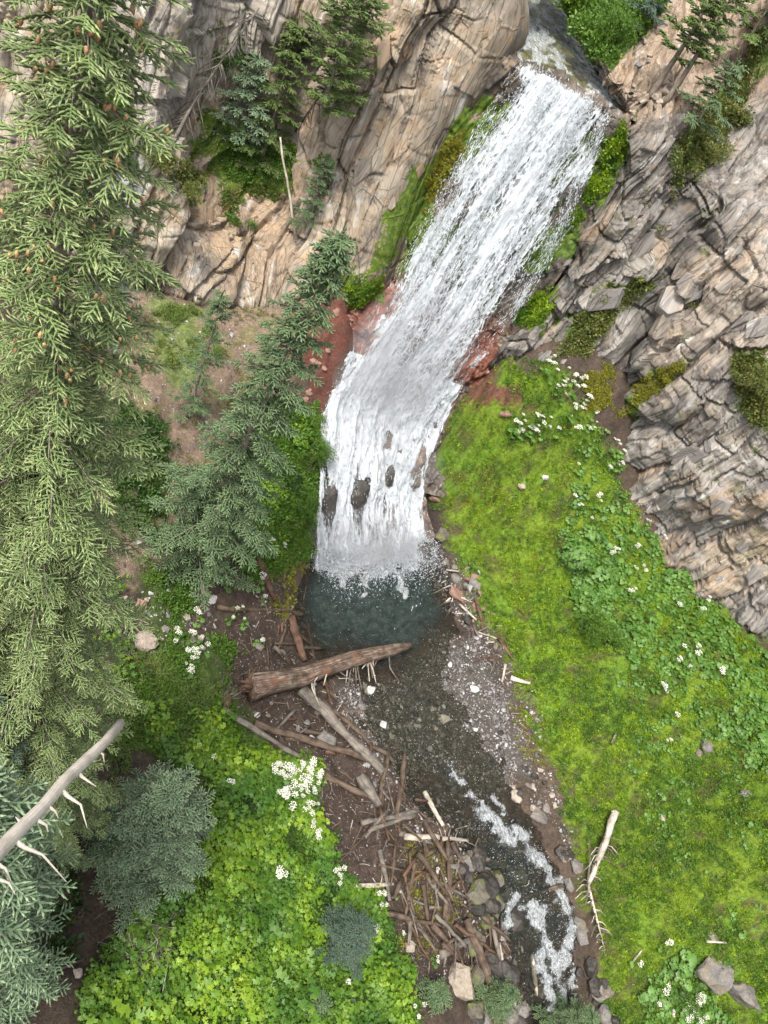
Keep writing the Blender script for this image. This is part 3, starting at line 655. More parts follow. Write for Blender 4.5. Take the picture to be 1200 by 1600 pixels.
mist(tuple(PY(600, 620, 35.6) + np.array([0, 0, -.6])), (2.9, 1.8, 4.2), .5)
mist(tuple(PY(590, 840, 31.0) + np.array([0, 0, .6])), (3.1, 1.7, 2.2), .8)
mist(tuple(PY(640, 540, 37.2)), (3.4, 1.6, 4.5), .3)

for k in range(9):
    x_, y_ = [(560, 600), (640, 610), (600, 530), (670, 590), (540, 700), (640, 720), (520, 830), (590, 850), (630, 845)][k]; y0_ = [35.0, 37.0, 36.6, 38.0, 32.8, 35.5, 30.0, 31.0, 32.8][k]
    mist(tuple(PY(x_, y_, y0_ - .5)), (1.5 + .3 * (k % 3), 1.1, 1.3 + .5 * (k % 2)), k * .7)
# pool and stream surface
LV = [((590, 880), 0, 0), ((640, 1080), 0, 0), ((690, 1190), 0, 0), ((740, 1250), 0, -.03), ((790, 1310), 0, -.45), ((840, 1380), 0, -1.25), ((868, 1450), 0, -2.0), ((880, 1530), 0, -3.1), ((885, 1620), 0, -4.1), ((890, 1750), 0, -5)]
LP = np.array([PZ(a[0][0], a[0][1], a[2]) for a in LV])
st = .07; wx = np.arange(-7, 27, st); wy = np.arange(6, 38, st); WX, WY = np.meshgrid(wx, wy); q = np.c_[WX.ravel(), WY.ravel()]
best = np.full(len(q), 1e9); lvl = np.zeros(len(q))
for a, b in zip(LP[:-1], LP[1:]):
    v = b[:2] - a[:2]; t = np.clip(((q - a[:2]) @ v) / (v @ v), 0, 1); d = np.linalg.norm(q - a[:2] - t[:, None] * v, axis=1); z = a[2] + t * (b[2] - a[2]); m = d < best; best = np.where(m, d, best); lvl = np.where(m, z, lvl)
tz = terrain_z(q[:, 0], q[:, 1]); P = np.c_[q, lvl]; wpx, wpy = proj(P)
FOAM = [([(740, 1243), (762, 1272), (785, 1300), (800, 1312)], 10), ([(845, 1350), (862, 1380)], 7), ([(712, 1215), (740, 1243)], 5), ([(805, 1300), (825, 1325), (845, 1350)], 11), ([(862, 1380), (888, 1420), (893, 1460), (886, 1500)], 10), ([(803, 1400), (795, 1425), (790, 1450)], 6), ([(826, 1415), (850, 1460), (868, 1510), (880, 1560), (882, 1640)], 11),
        ([(840, 1490), (855, 1540), (872, 1600)], 8), ([(815, 1420), (845, 1425)], 8), ([(895, 1520), (900, 1570)], 7), ([(500, 878), (580, 888), (660, 870)], 14), ([(515, 890), (580, 900), (650, 885)], 8), ([(530, 888), (540, 925)], 5), ([(622, 880), (628, 925)], 7), ([(575, 900), (570, 925)], 4), ([(700, 1195), (712, 1215)], 3), ([(770, 1250), (785, 1275)], 4)]
foam = np.zeros(len(q)); fn = fbm(np.c_[wpx, wpy, 0 * wpx] * .09, 4, 81) * 9
for l_, w_ in FOAM: foam = np.maximum(foam, smooth(seg_dist(wpx, wpy, l_) + fn, w_ * 2.3, w_ * .3))
foam = np.maximum(foam, .5 * smooth(wpy, 1235, 1300) * smooth(seg_dist(wpx, wpy, CEN), 60, 25))
deep = smooth(-(tz - lvl), .25, 1.1) * (1 - .8 * smooth(wpy, 960, 1180))
rough_ = smooth(wpy, 1150, 1300)
zz = lvl + fbm(P * np.array([2.2, 2.2, 1]), 3, 83) * (.02 + .09 * rough_) + foam * (.12 + .22 * fbm(P * np.array([2.5, 2.5, 1]), 3, 84)) * (.8 + .2 * rough_)
keep = (tz < lvl + .1) & ((wpy < 1260) | (seg_dist(wpx, wpy, CEN) < 75)) & (best < 9)
nwx, nwy = len(wx), len(wy); i_, j_ = np.meshgrid(np.arange(nwx - 1), np.arange(nwy - 1)); b0 = (j_ * nwx + i_).ravel(); WF = np.c_[b0, b0 + 1, b0 + nwx + 1, b0 + nwx]
WF = WF[keep[WF].any(1)]; used = np.unique(WF); remap = np.full(len(q), -1); remap[used] = np.arange(len(used)); WF = remap[WF]
def water_mat(name='stream_water', gloss=.75, clear=(.8, .78, .7)):
    t = NT(name); fo = t.attr('foam').outputs['Fac']; dp = t.attr('deep').outputs['Fac']; ro = t.attr('rapid').outputs['Fac']
    fr_ = t.pos((1, 1, 1), (0, 0, math.radians(55))); fm = t.N('ShaderNodeMapping'); t.l.new(fr_, fm.inputs[0]); fm.inputs['Scale'].default_value = (.4, 1.2, 1); flowv = fm.outputs[0]
    n1 = t.noise(t.pos((1, .55, 1), (0, 0, math.radians(-40))), 3.2, 5, .65, .8); n2 = t.noise(t.pos(), 8, 6, .75, .5)
    nb = t.bump(n2, .45, .1, t.bump(n1, .9, .4))
    gl = t.N('ShaderNodeBsdfGlossy', ins={'Color': (.9, .95, 1.), 'Roughness': .06, 'Normal': nb}); fr = t.N('ShaderNodeFresnel', ins={'IOR': 1.33, 'Normal': nb})
    body = t.N('ShaderNodeBsdfDiffuse', ins={'Color': t.mix(t.ramp(n1, [(.4, 0.), (.65, 1.)]), (.011, .017, .0155), (.028, .039, .034))})
    tr = t.N('ShaderNodeBsdfTransparent', ins={'Color': clear})
    k = t.math('ADD', t.math('MULTIPLY', dp, .8), t.math('MULTIPLY', ro, .05)); k = t.math('ADD', k, .08)
    m0 = t.N('ShaderNodeMixShader'); t.l.new(k, m0.inputs[0]); t.l.new(tr.outputs[0], m0.inputs[1]); t.l.new(body.outputs[0], m0.inputs[2])
    m1 = t.N('ShaderNodeMixShader'); t.l.new(t.math('MULTIPLY', fr.outputs[0], gloss), m1.inputs[0]); t.l.new(m0.outputs[0], m1.inputs[1]); t.l.new(gl.outputs[0], m1.inputs[2])
    df = t.N('ShaderNodeBsdfDiffuse', ins={'Color': (.58, .61, .63), 'Normal': nb})
    fn_ = t.math('ADD', t.math('MULTIPLY', fo, .9), t.math('MULTIPLY', t.math('SUBTRACT', t.noise(flowv, 9, 6, .8, 1.), .92), 1.6)); fa = t.ramp(fn_, [(-.05, 0.), (.25, .45), (.6, 1.)])
    m2 = t.N('ShaderNodeMixShader'); t.l.new(fa, m2.inputs[0]); t.l.new(m1.outputs[0], m2.inputs[1]); t.l.new(df.outputs[0], m2.inputs[2]); t.l.new(m2.outputs[0], t.out.inputs[0])
    return t.m
WATER = water_mat()
wme = mesh_np('stream_water', np.c_[q, zz][used], WF, True); float_attr(wme, foam[used], 'foam'); float_attr(wme, deep[used], 'deep'); float_attr(wme, rough_[used], 'rapid')
link('stream_water', wme, WATER, kind='structure')
# white drops thrown up along the rapids
fi = np.where(keep & (foam > .4))[0]; pick = rng.choice(fi, 3500); PP = np.c_[q[pick], zz[pick]] + rng.normal(size=(3500, 3)) * np.array([.05, .05, .03]) + [0, 0, .03]
scatter('rapid_drops', PP, rng.random((3500, 3)) * 6, .03 * np.exp(rng.normal(size=3500) * .5), DROPS, label='white drops thrown up by the rapids of the stream', cat='spray')

# stream above the lip: stony bed and a thin sheet of water over it
UPR = [[(0, 0, 0, PZ(808, 96, 24.3)), (0, 0, 0, PZ(965, 182, 24.3))], [(0, 0, 0, PZ(806, 80, 24.45)), (0, 0, 0, PZ(958, 168, 24.4))], [(0, 0, 0, PZ(812, 45, 24.55)), (0, 0, 0, PZ(918, 100, 24.5))], [(0, 0, 0, PZ(815, 10, 24.8)), (0, 0, 0, PZ(892, 50, 24.7))],
       [(0, 0, 0, PZ(818, -30, 25.0)), (0, 0, 0, PZ(878, 10, 25.0))], [(0, 0, 0, PZ(810, -90, 25.3)), (0, 0, 0, PZ(860, -60, 25.3))], [(0, 0, 0, PZ(790, -160, 25.6)), (0, 0, 0, PZ(845, -130, 25.6))]]
def widen(rows, d, n, dz=0):
    out = []
    for r in rows:
        A_, B_ = r[0][3], r[1][3]; v = (B_ - A_) / np.linalg.norm(B_ - A_); A2, B2 = A_ - v * d, B_ + v * d
        out.append([(0, 0, 0, A2 + (B2 - A2) * k / (n - 1) + np.array([0, 0, dz])) for k in range(n)])
    return out
rock_sheet('stream_bed', widen(UPR, 1.2, 4, -.12), 90, 220, ROCK_W, lambda P, px, py, d: lerp(np.ones((len(P), 3)) * np.array([.2, .19, .08]), smooth(fbm(P, 3, 7), 0, .5), (.07, .065, .04)), lambda P, px, py, d, N: .15 + 0 * px, (1, -1, 0), (.1, .08, .05), (1.2, .6, .3), 2., 600, .1)
Bu = net(widen(UPR, .1, 3), 70, 200); uu, vv = arc(Bu); PU = Bu.reshape(-1, 3); ux, uy = proj(PU)
uf = np.zeros(len(PU)); fn = fbm(np.c_[ux, uy, 0 * ux] * .08, 4, 91) * 9
for l_, w_ in [([(820, 35), (835, 60), (848, 75)], 10), ([(825, 70), (850, 95)], 8), ([(905, 110), (930, 140), (950, 165)], 6), ([(858, 88), (880, 110)], 5), ([(812, 90), (870, 125)], 6), ([(850, 20), (870, 45)], 3), ([(835, 5), (842, 40), (870, 90), (900, 130)], 4), ([(825, 95), (890, 140)], 5)]: uf = np.maximum(uf, smooth(seg_dist(ux, uy, l_) + fn, w_ * 3.2, w_ * .4))
ume = mesh_np('upper_stream', PU + np.c_[0 * ux, 0 * ux, fbm(PU * 2.5, 3, 93) * .06 + .05], grid_faces(200, 70), True); float_attr(ume, uf, 'foam'); float_attr(ume, 0 * uf, 'deep'); float_attr(ume, uf * 0 + .5, 'rapid')
link('stream_water', ume, water_mat('thin_water_over_rock', .3, (.8, .8, .72)), kind='structure')

# ================================================================== PLANT PIECES
def spray_mesh(seed, needle=.05, wid=.011, step=.032, shoots=9, tuft=False):
    rg = np.random.default_rng(seed); V = []; Fc = []; T = []
    def needles(p0, d, l):
        nonlocal V, Fc, T
        d = d / np.linalg.norm(d); side = np.cross(d, [0, 0, 1.]); side /= np.linalg.norm(side) + 1e-9; up = np.cross(side, d)
        n = max(2, int(l / step))
        for k in range(n):
            f = (k + .5) / n; p = p0 + d * l * f - np.array([0, 0, .06 * f * f * l])
            for a in (0, 1, 2, 3, 4):
                an = a * 1.256 + rg.uniform(-.4, .4) + k; w = np.cos(an) * side + np.sin(an) * up
                q = w * .8 + d * .75; q /= np.linalg.norm(q); L = needle * rg.uniform(.7, 1.2) * (1 - .25 * f); t = np.cross(q, w + .3 * d); t /= np.linalg.norm(t) + 1e-9
                b = len(V); V += [p - t * wid / 2, p + t * wid / 2, p + q * L]; Fc.append((b, b + 1, b + 2)); T += [f, f, min(1, f + .2)]
    def spindle(p0, d, l):
        d = d / np.linalg.norm(d); a = np.cross(d, [0, 0, 1.]); a /= np.linalg.norm(a) + 1e-9; c = np.cross(a, d); b = len(V); st = max(2, int(l / (needle * 1.3))); r0 = needle * (.8 if tuft else .68)
        for i in range(st + 1):
            f = i / st; rr = r0 * (.55 + .6 * (i % 2)) * (1 - .35 * f) if i < st else .004
            for k in range(5):
                w = (np.cos(k * 1.257 + i * .6) * a + np.sin(k * 1.257 + i * .6) * c) * rr; V.append(p0 + d * l * f - np.array([0, 0, .06 * f * f * l]) + w); T.append(f * .8)
        for i in range(st):
            for k in range(5):
                k2 = (k + 1) % 5; Fc.append((b + 5 * i + k, b + 5 * i + k2, b + 5 * i + 5 + k2)); Fc.append((b + 5 * i + k, b + 5 * i + 5 + k2, b + 5 * i + 5 + k))
    def stem(p0, p1, r):
        d = p1 - p0; a = np.cross(d, [0, 0, 1.]); a /= np.linalg.norm(a) + 1e-9; c = np.cross(a, d); c /= np.linalg.norm(c) + 1e-9
        b = len(V); 
        for k in range(3):
            w = (np.cos(k * 2.09) * a + np.sin(k * 2.09) * c) * r; V.append(p0 + w); V.append(p1 + w * .5); T.extend([-.5, -.2])
        for k in range(3):
            k2 = (k + 1) % 3; Fc.append((b + 2 * k, b + 2 * k2, b + 2 * k2 + 1)); Fc.append((b + 2 * k, b + 2 * k2 + 1, b + 2 * k + 1))
    X = np.array([1., 0, 0]); stem(np.zeros(3), np.array([.95, 0, -.05]), .008); needles(np.array([.05, 0, 0]), np.array([1, 0, -.05]), .95); spindle(np.array([.05, 0, 0]), np.array([1, 0, -.05]), .95)
    for k in range(shoots):
        f = .08 + .8 * k / shoots; s = 1 if k % 2 else -1; an = rg.uniform(.5, 1.15) * s; L = (.55 * (1 - f) + .16) * rg.uniform(.6, 1.25)
        d = np.array([np.cos(an), np.sin(an), rg.uniform(-.25, .2)]); p = np.array([f, 0, -.05 * f]); spindle(p, d, L); needles(p, d, L)
    V = np.array(V); me = mesh_np('needle_spray', V, np.array(Fc)); float_attr(me, T, 'tip'); return me
def needle_mat(name, c0, c1, tip, stem=(.09, .065, .04)):
    t = NT(name); oi = t.N('ShaderNodeObjectInfo').outputs['Random']; a = t.attr('tip').outputs['Fac']
    c = t.mix(oi, c0, c1); c = t.mix(t.ramp(t.noise(t.pos(), .8, 4), [(.35, 0.), (.65, .6)]), c, tuple(x * .62 for x in c0)); c = t.mix(t.ramp(a, [(.35, 0.), (.9, .85)]), c, tip)
    c = t.mix(t.ramp(a, [(0., 1.), (.001, 0.)], 'CONSTANT'), c, stem)
    t.done(c, .45, spec=.3)
    tr = t.N('ShaderNodeBsdfTranslucent'); t.l.new(c, tr.inputs[0]); mx = t.N('ShaderNodeMixShader'); mx.inputs[0].default_value = .25
    t.l.new(t.b.outputs[0], mx.inputs[1]); t.l.new(tr.outputs[0], mx.inputs[2]); t.l.new(mx.outputs[0], t.out.inputs[0]); return t.m
N_NEAR = needle_mat('spruce_needles_light', (.135, .19, .068), (.2, .27, .095), (.46, .53, .25))
N_BLUE = needle_mat('spruce_needles_blue', (.10, .155, .085), (.15, .22, .12), (.35, .45, .27))
N_MID = needle_mat('spruce_needles_grey_green', (.065, .11, .05), (.105, .16, .07), (.25, .34, .16))
N_DARK = needle_mat('spruce_needles_dark', (.05, .085, .06), (.075, .12, .08), (.15, .21, .15))
N_OLIVE = needle_mat('pine_needles_olive', (.08, .125, .035), (.12, .17, .05), (.19, .26, .08))
SPRAYS = {}
for nm, m in (('near', N_NEAR), ('blue', N_BLUE), ('mid', N_MID), ('dark', N_DARK), ('olive', N_OLIVE)):
    SPRAYS[nm] = variants('spray_' + nm, [spray_mesh(40 + k, .066 if nm == 'near' else .085, .017 if nm == 'near' else .034, .04 if nm == 'near' else .07, 8 if nm == 'near' else 6, nm != 'near') for k in range(6)], m)
BARK = NT('conifer_bark'); bn = BARK.noise(BARK.pos((1, 1, .25)), 14, 6, .7); BARK.done(BARK.ramp(bn, [(.3, (.06, .045, .035)), (.6, (.2, .165, .13)), (.75, (.3, .27, .23))]), .85, BARK.bump(bn, .8, .03)); BARK = BARK.m
CONE = NT('cone_scales'); CONE.done(CONE.ramp(CONE.noise(CONE.pos(), 60, 3), [(.35, (.2, .1, .04)), (.65, (.42, .27, .12))]), .7); CONE = CONE.m

def conifer(base, top, r_prof, spacing, spray, sz, label, seed, group=None, droop=.25, dens=1.0, lean=(0, 0), trunk_r=None, name='spruce_tree', up=.0, start=.06, branch_obj=0, thin=1.0):
    """trunk, boughs and needles; r_prof: [(height fraction from top, radius)]"""
    rg = np.random.default_rng(seed); base = np.array(base, float); top = np.array(top, float); h = top[2] - base[2]
    root = empty(name, base, label, 'tree', group); ax = top - base
    tr = trunk_r or h * .011 + .03
    zs = np.linspace(0, 1, 12); mb = MB(); mb.tube([ax * z + np.array([math.sin(z * 5 + seed), math.cos(z * 4 + seed), 0]) * .04 for z in zs], [tr * (1 - z) ** .8 + .012 for z in zs], 8, wob=.12, seed=seed)
    link('trunk', mb.mesh('trunk', True), BARK, root)
    fr, rr = zip(*r_prof); wood = MB(); P = []; X = []; Zu = []; S = []; boughs = []
    z = .12 * spacing; k = 0
    while z < h * (1 - start):
        rad = np.interp(z / h, fr, rr) * rg.uniform(.72, 1.12)
        an = k * 2.399 + rg.uniform(-.4, .4); k += 1
        o = np.array([math.cos(an), math.sin(an), 0]); p0 = top - base - ax / h * z; dr = droop * min(1, .3 + z / h * 1.6)
        npt = 7; f = np.linspace(0, 1, npt); side = np.cross(o, [0, 0, 1.]); bend = rg.uniform(-.12, .12)
        pts = p0 + o * (f * rad)[:, None] + side * (bend * rad * f ** 2)[:, None]; pts[:, 2] += rad * ((.25 + up) * f - (dr + .28) * f ** 1.6 + .16 * f ** 3)
        m_ = MB() if branch_obj and k < branch_obj else wood
        m_.tube(pts, (.011 + .008 * rad) * (1 - f * .85), 4, False)
        if m_ is not wood: boughs.append(m_)
        boughs_ = max(2, int(rad * .86 / (sz * .42) * dens))
        for j in range(boughs_ + 1):
            g = .16 + .84 * j / boughs_; q = np.array([np.interp(g, f, pts[:, c]) for c in range(3)]); g2 = min(1, g + .08); d = np.array([np.interp(g2, f, pts[:, c]) for c in range(3)]) - np.array([np.interp(g2 - .12, f, pts[:, c]) for c in range(3)]); d /= np.linalg.norm(d) + 1e-9
            if j == boughs_: P.append(q); X.append(d); Zu.append([0, 0, 1.]); S.append(sz * .9); continue
            sd_ = np.cross(d, [0, 0, 1.]); sd_ /= np.linalg.norm(sd_) + 1e-9
            for s in (-1, 1):
                if rg.random() > thin: continue
                dd = d * .62 + s * sd_ * rg.uniform(.55, .95) + np.array([0, 0, rg.uniform(-.35, .08)]); dd /= np.linalg.norm(dd)
                ls = .42 * (1 - g) * rad + sz * .35; nc = max(1, int(ls / (sz * .62)))
                for c in range(nc):
                    P.append(q + dd * c * sz * .62 + rg.normal(size=3) * .02); X.append(dd + rg.normal(size=3) * .12); Zu.append([rg.normal() * .25, rg.normal() * .25, 1.]); S.append(sz * rg.uniform(.75, 1.15) * (1 - .18 * c / nc))
            if rg.random() < .35: P.append(q); X.append(d + rg.normal(size=3) * .3 + np.array([0, 0, .25])); Zu.append([0, 0, 1.]); S.append(sz * .75)
        z += spacing * rg.uniform(.5, 1.4) * (.55 + .45 * min(1, z / h * 3))
    for j in range(5): P.append(ax * (1 - .02 * j)); X.append(np.array([rg.normal() * .4, rg.normal() * .4, 1])); Zu.append([1., 0, 0]); S.append(sz * .7)
    if wood.v: link('boughs', wood.mesh('boughs', True), BARK, root, 'stuff')
    for b in boughs: link('branch', b.mesh('branch', True), BARK, root)
    P = np.array(P); scatter('crown', P, eul_from_axes(np.array(X), np.array(Zu, float)), np.array(S), SPRAYS[spray], root)
    return root, P

def vertical_to(base, px, py):
    """top of the plumb line through base that comes nearest to the pixel"""
    zs = np.linspace(base[2] + .5, 34, 300); pts = np.c_[np.full(300, base[0]), np.full(300, base[1]), zs]; x, y = proj(pts); k = np.argmin(np.hypot(x - px, y - py)); return pts[k]
def onground(x, y): return np.array([x, y, float(terrain_z(x, y))])

# leafy pieces
def lobed_leaf(V, Fc, c, r, az, tilt, lobes=5, rg=None):
    """one palmate leaf, a fan with lobes, cupped a little"""
    n = lobes * 2 + 1; u = np.array([math.cos(az), math.sin(az), 0]); w = np.array([-math.sin(az), math.cos(az), 0]); u = u * math.cos(tilt) + np.array([0, 0, -math.sin(tilt)])
    b = len(V); V.append(c)
    for k in range(n + 1):
        a = -2.7 + 5.4 * k / n; q = r * (1.0 if k % 2 else .68) * (1 - .12 * abs(a) / 2.7)
        V.append(c + u * q * math.cos(a) + w * q * math.sin(a) + np.array([0, 0, -.12 * q]))
    for k in range(n): Fc.append((b, b + 1 + k, b + 2 + k))
def leaf_clump(seed, n, r, spread, hgt, lobes=5, tilt=(.1, .7)):
    rg = np.random.default_rng(seed); V = []; Fc = []
    for k in range(n):
        a = rg.uniform(0, 6.28); d = spread * math.sqrt(rg.random()); c = np.array([math.cos(a) * d, math.sin(a) * d, hgt * rg.uniform(.35, 1)])
        lobed_leaf(V, Fc, c, r * rg.uniform(.6, 1.15), a + rg.uniform(-.7, .7), rg.uniform(*tilt), lobes)
        b = len(V); V += [np.array([0.004, 0, 0]), np.array([-.004, 0, 0]), c]; Fc.append((b, b + 1, b + 2))
    return mesh_np('leaf_clump', np.array(V), Fc)
def small_leaves(seed, n, r, spread, hgt):
    rg = np.random.default_rng(seed); V = []; Fc = []
    for k in range(n):
        p = rg.normal(size=3); p /= np.linalg.norm(p); p[2] = abs(p[2]); c = p * np.array([spread, spread, hgt]) * rg.uniform(.4, 1) ; d = p + rg.normal(size=3) * .5; d /= np.linalg.norm(d); s = np.cross(d, rg.normal(size=3)); s /= np.linalg.norm(s) + 1e-9
        q = r * rg.uniform(.6, 1.2); b = len(V); V += [c - d * q, c + s * q * .45, c + d * q, c - s * q * .45]; Fc.append((b, b + 1, b + 2, b + 3))
    return mesh_np('small_leaves', np.array(V), Fc)
def blades(seed, n, ln, spread, w=.012, lay=.5):
    rg = np.random.default_rng(seed); V = []; Fc = []
    for k in range(n):
        a = rg.uniform(0, 6.28); p = np.array([rg.normal() * spread * .4, rg.normal() * spread * .4, 0]); o = np.array([math.cos(a), math.sin(a), 0]); t = np.array([-o[1], o[0], 0]) * w; L = ln * rg.uniform(.5, 1.1)
        m = p + o * L * .3 * lay + np.array([0, 0, L * .6]); e = p + o * L * lay + np.array([0, 0, L * (.9 - lay * .5)])
        b = len(V); V += [p - t, p + t, m + t * .8, m - t * .8, e]; Fc += [(b, b + 1, b + 2, b + 3), (b + 3, b + 2, b + 4)]
    return mesh_np('grass_tuft', np.array(V), Fc)
L_BRIGHT = leaf_mat('bright_leaves', [(.08, .17, .012), (.15, .26, .015), (.26, .36, .025)], trans=.3, patch=(.05, .12, .014))
L_GREEN = leaf_mat('green_leaves', [(.05, .11, .015), (.085, .17, .022), (.13, .22, .03)], trans=.3, patch=(.09, .17, .02))
L_ROUND = leaf_mat('round_leaves', [(.06, .13, .022), (.09, .19, .032), (.13, .24, .045)], trans=.3)
L_MOSS = leaf_mat('moss_tufts', [(.10, .17, .008), (.17, .27, .01), (.25, .345, .014)], trans=.2, patch=(.055, .12, .012), patch_scale=.9)
L_OCHRE = leaf_mat('ochre_moss_tufts', [(.10, .10, .01), (.16, .155, .012), (.20, .2, .015)], trans=.15)
L_GRASS = leaf_mat('grass_blades', [(.07, .12, .02), (.11, .17, .03), (.19, .22, .06)], trans=.3)
L_OLIVE = leaf_mat('olive_leaves', [(.07, .09, .02), (.12, .15, .035), (.2, .19, .05)], trans=.3)
L_DARK = leaf_mat('dark_leaves', [(.02, .05, .01), (.04, .09, .016), (.07, .13, .02)], trans=.25)
V_BRIGHT = variants('bright_clump', [leaf_clump(100 + k, 7, .088, .24, .35, 5) for k in range(6)], L_BRIGHT)
V_GREEN = variants('green_clump', [small_leaves(110 + k, 34, .05, .22, .26) for k in range(5)], L_GREEN)
V_ROUND = variants('round_clump', [leaf_clump(120 + k, 5, .15, .26, .3, 7, (.0, .4)) for k in range(6)], L_ROUND)
V_MOSS = variants('moss_tuft', [small_leaves(130 + k, 22, .032, .13, .07) for k in range(5)], L_MOSS)
V_OCHRE = variants('ochre_tuft', [small_leaves(140 + k, 24, .035, .13, .08) for k in range(4)], L_OCHRE)
V_GRASS = variants('grass_tuft', [blades(150 + k, 20, .38, .18) for k in range(5)], L_GRASS)
V_OLIVE = variants('olive_clump', [small_leaves(160 + k, 30, .05, .2, .2) for k in range(4)], L_OLIVE)
V_DARK = variants('dark_clump', [small_leaves(170 + k, 34, .06, .24, .24) for k in range(4)], L_DARK)

NRM = np.stack(np.gradient(ZZ.reshape(XX.shape), ST, ST)[::-1], -1)
def tnormal(x, y):
    i = np.clip(((x - X0) / ST).astype(int), 0, nx - 1); j = np.clip(((y - Y0) / ST).astype(int), 0, ny - 1); g = NRM[j, i]; n = np.c_[-g, np.ones(len(g))]; return n / np.linalg.norm(n, axis=1)[:, None]
def cover(name, poly, density, coll, size, label, cat, jit=10, upright=.5, dz=0, thin=None, holes=(), sv=.3):
    """uncountable ground cover inside an outline, sampled evenly over the ground itself"""
    c = np.array([PZ(x, y, 3) for x, y in poly] + [PZ(x, y, -1) for x, y in poly] + [PZ(x, y, 12) for x, y in poly])
    x0, y0 = np.maximum(c.min(0)[:2] - 1, [X0 + .5, Y0 + .5]); x1, y1 = np.minimum(c.max(0)[:2] + 1, [X1 - .5, Y1 - .5])
    n = int(density * (x1 - x0) * (y1 - y0)); x = rng.uniform(x0, x1, n); y = rng.uniform(y0, y1, n); z = terrain_z(x, y); P = np.c_[x, y, z]; px, py = proj(P)
    w = fbm(P * .5, 3, 301) * jit * 1.6 + fbm(P * 2., 3, 302) * jit; d = pdist(px, py, poly) + w; k = d > rng.normal(size=n) * 3
    for h_ in holes: k &= (pdist(px, py, h_) + w * .5) < 0
    if thin is not None:
        f = fbm(P * thin[0], 3, 305); k &= rng.random(n) < smooth(f, thin[1], thin[2])
    P = P[k]; N = tnormal(P[:, 0], P[:, 1]); Zd = N * (1 - upright) + np.array([0, 0, 1.]) * upright + rng.normal(size=P.shape) * .18; a = rng.random(len(P)) * 6.28
    X = np.c_[np.cos(a), np.sin(a), 0 * a]; rot = eul_from_axes(X - Zd * (X * Zd).sum(1)[:, None], Zd); s = size * np.exp(rng.normal(size=len(P)) * sv)
    return scatter(name, P + [0, 0, dz], rot, s, coll, None, label, cat)
def cling(name, polys, n, coll, size, label, cat, sv=.3, out=.0):
    """cover clinging to a rock face"""
    P = []; N = []
    for pl in polys:
        a, b, _ = hits_poly(pl, n, rng, 12); P.append(a); N.append(b)
    P = np.concatenate(P); N = np.concatenate(N); Zd = N * .6 + np.array([0, 0, .5]) + rng.normal(size=P.shape) * .2; a = rng.random(len(P)) * 6.28; X = np.c_[np.cos(a), np.sin(a), 0 * a]
    rot = eul_from_axes(X - Zd * (X * Zd).sum(1)[:, None] / (Zd ** 2).sum(1)[:, None], Zd)
    return scatter(name, P + N * out, rot, size * np.exp(rng.normal(size=len(P)) * sv), coll, None, label, cat)

# ------------------------------------------------------------------ ground cover
STREAM_HOLE = [(700, 600), (745, 575), (775, 570), (800, 615), (850, 642), (780, 640), (720, 640)]
DIRT1 = [(735, 940), (800, 960), (760, 1010)]; DIRT2 = [(1090, 1150), (1130, 1155), (1130, 1200), (1100, 1200)]; DIRT3 = [(870, 745), (950, 760), (900, 790)]
cover('moss_cover', MOSS, 135, V_MOSS, 1.1, 'bright yellow-green moss covering the slope right of the stream', 'moss', 12, .3, 0, (1.2, -.5, .15), (REDR, DIRT2, DIRT3))
cover('moss_cover', [(700, 620), (760, 600), (800, 700), (840, 900), (800, 980), (740, 900)], 24, V_OCHRE, 1.1, 'ochre moss mixed into the upper slope', 'moss', 14, .3, 0, (.9, -.1, .4))
cover('slope_stalks', MOSS, 5, V_GRASS, .55, 'dry stalks and blades standing in the moss', 'grass', 16, .8, 0, (.6, -.3, .4))
cover('slope_small_leaves', MOSS, 16, V_GREEN, .42, 'small leafy weeds mixed through the mossy slope', 'herbs', 12, .5, 0, (1., -.3, .4))
cover('slope_tufts', MOSS, 7, V_DARK, .5, 'dark green tufts dotted over the mossy slope', 'herbs', 12, .5, 0, (.6, -.2, .5))
cover('low_herb_cover', [(880, 1000), (960, 1050), (1100, 1180), (1300, 1150), (1400, 1800), (960, 1800), (940, 1450), (920, 1250)], 40, V_GREEN, .8, 'low mixed herbs and grasses over the lower part of the mossy slope', 'herbs', 16, .5, 0, (.5, -.3, .4))
cover('slope_round_leaves', [(960, 960), (1060, 1050), (1200, 1150), (1400, 1250), (1400, 1500), (1100, 1450), (980, 1250)], 14, V_ROUND, .5, 'small round leaves scattered over the right part of the slope', 'leafy plants', 16, .5, 0, (.7, -.1, .35))
cover('round_leaf_cover', [(900, 690), (940, 660), (965, 760), (1060, 895), (1205, 1020), (1400, 1200), (1400, 1350), (1180, 1210), (1060, 1100), (950, 960), (870, 870), (880, 790)], 22, V_ROUND, .68, 'patches of round green leaves under the right cliff', 'leafy plants', 14, .6, .02, (.45, -.6, -.1))
cover('herb_cover', [(790, 560), (860, 570), (930, 650), (960, 740), (900, 710), (790, 700), (800, 620)], 40, V_GREEN, .9, 'dark green herbs among the white flowers below the cliff corner', 'herbs', 10, .5)
cover('shrub_cover', [(880, 780), (940, 790), (960, 850), (1000, 960), (980, 1040), (910, 960), (870, 880)], 34, V_ROUND, .8, 'tall green herbs in the middle of the mossy slope', 'leafy plants', 14, .6, .15, (.5, -.4, .3))
cover('low_leaf_cover', [(1000, 1540), (1060, 1480), (1130, 1560), (1130, 1800), (990, 1800)], 26, V_ROUND, .8, 'leafy herbs at the lower right foot of the slope', 'leafy plants', 14, .6, .1)
cover('slope_grass', [(900, 1020), (1100, 1080), (1200, 1250), (1200, 1500), (1000, 1480), (930, 1300)], 9, V_GRASS, .7, 'thin grass standing in the moss of the slope', 'grass', 20, .7, 0, (.4, -.2, .5))
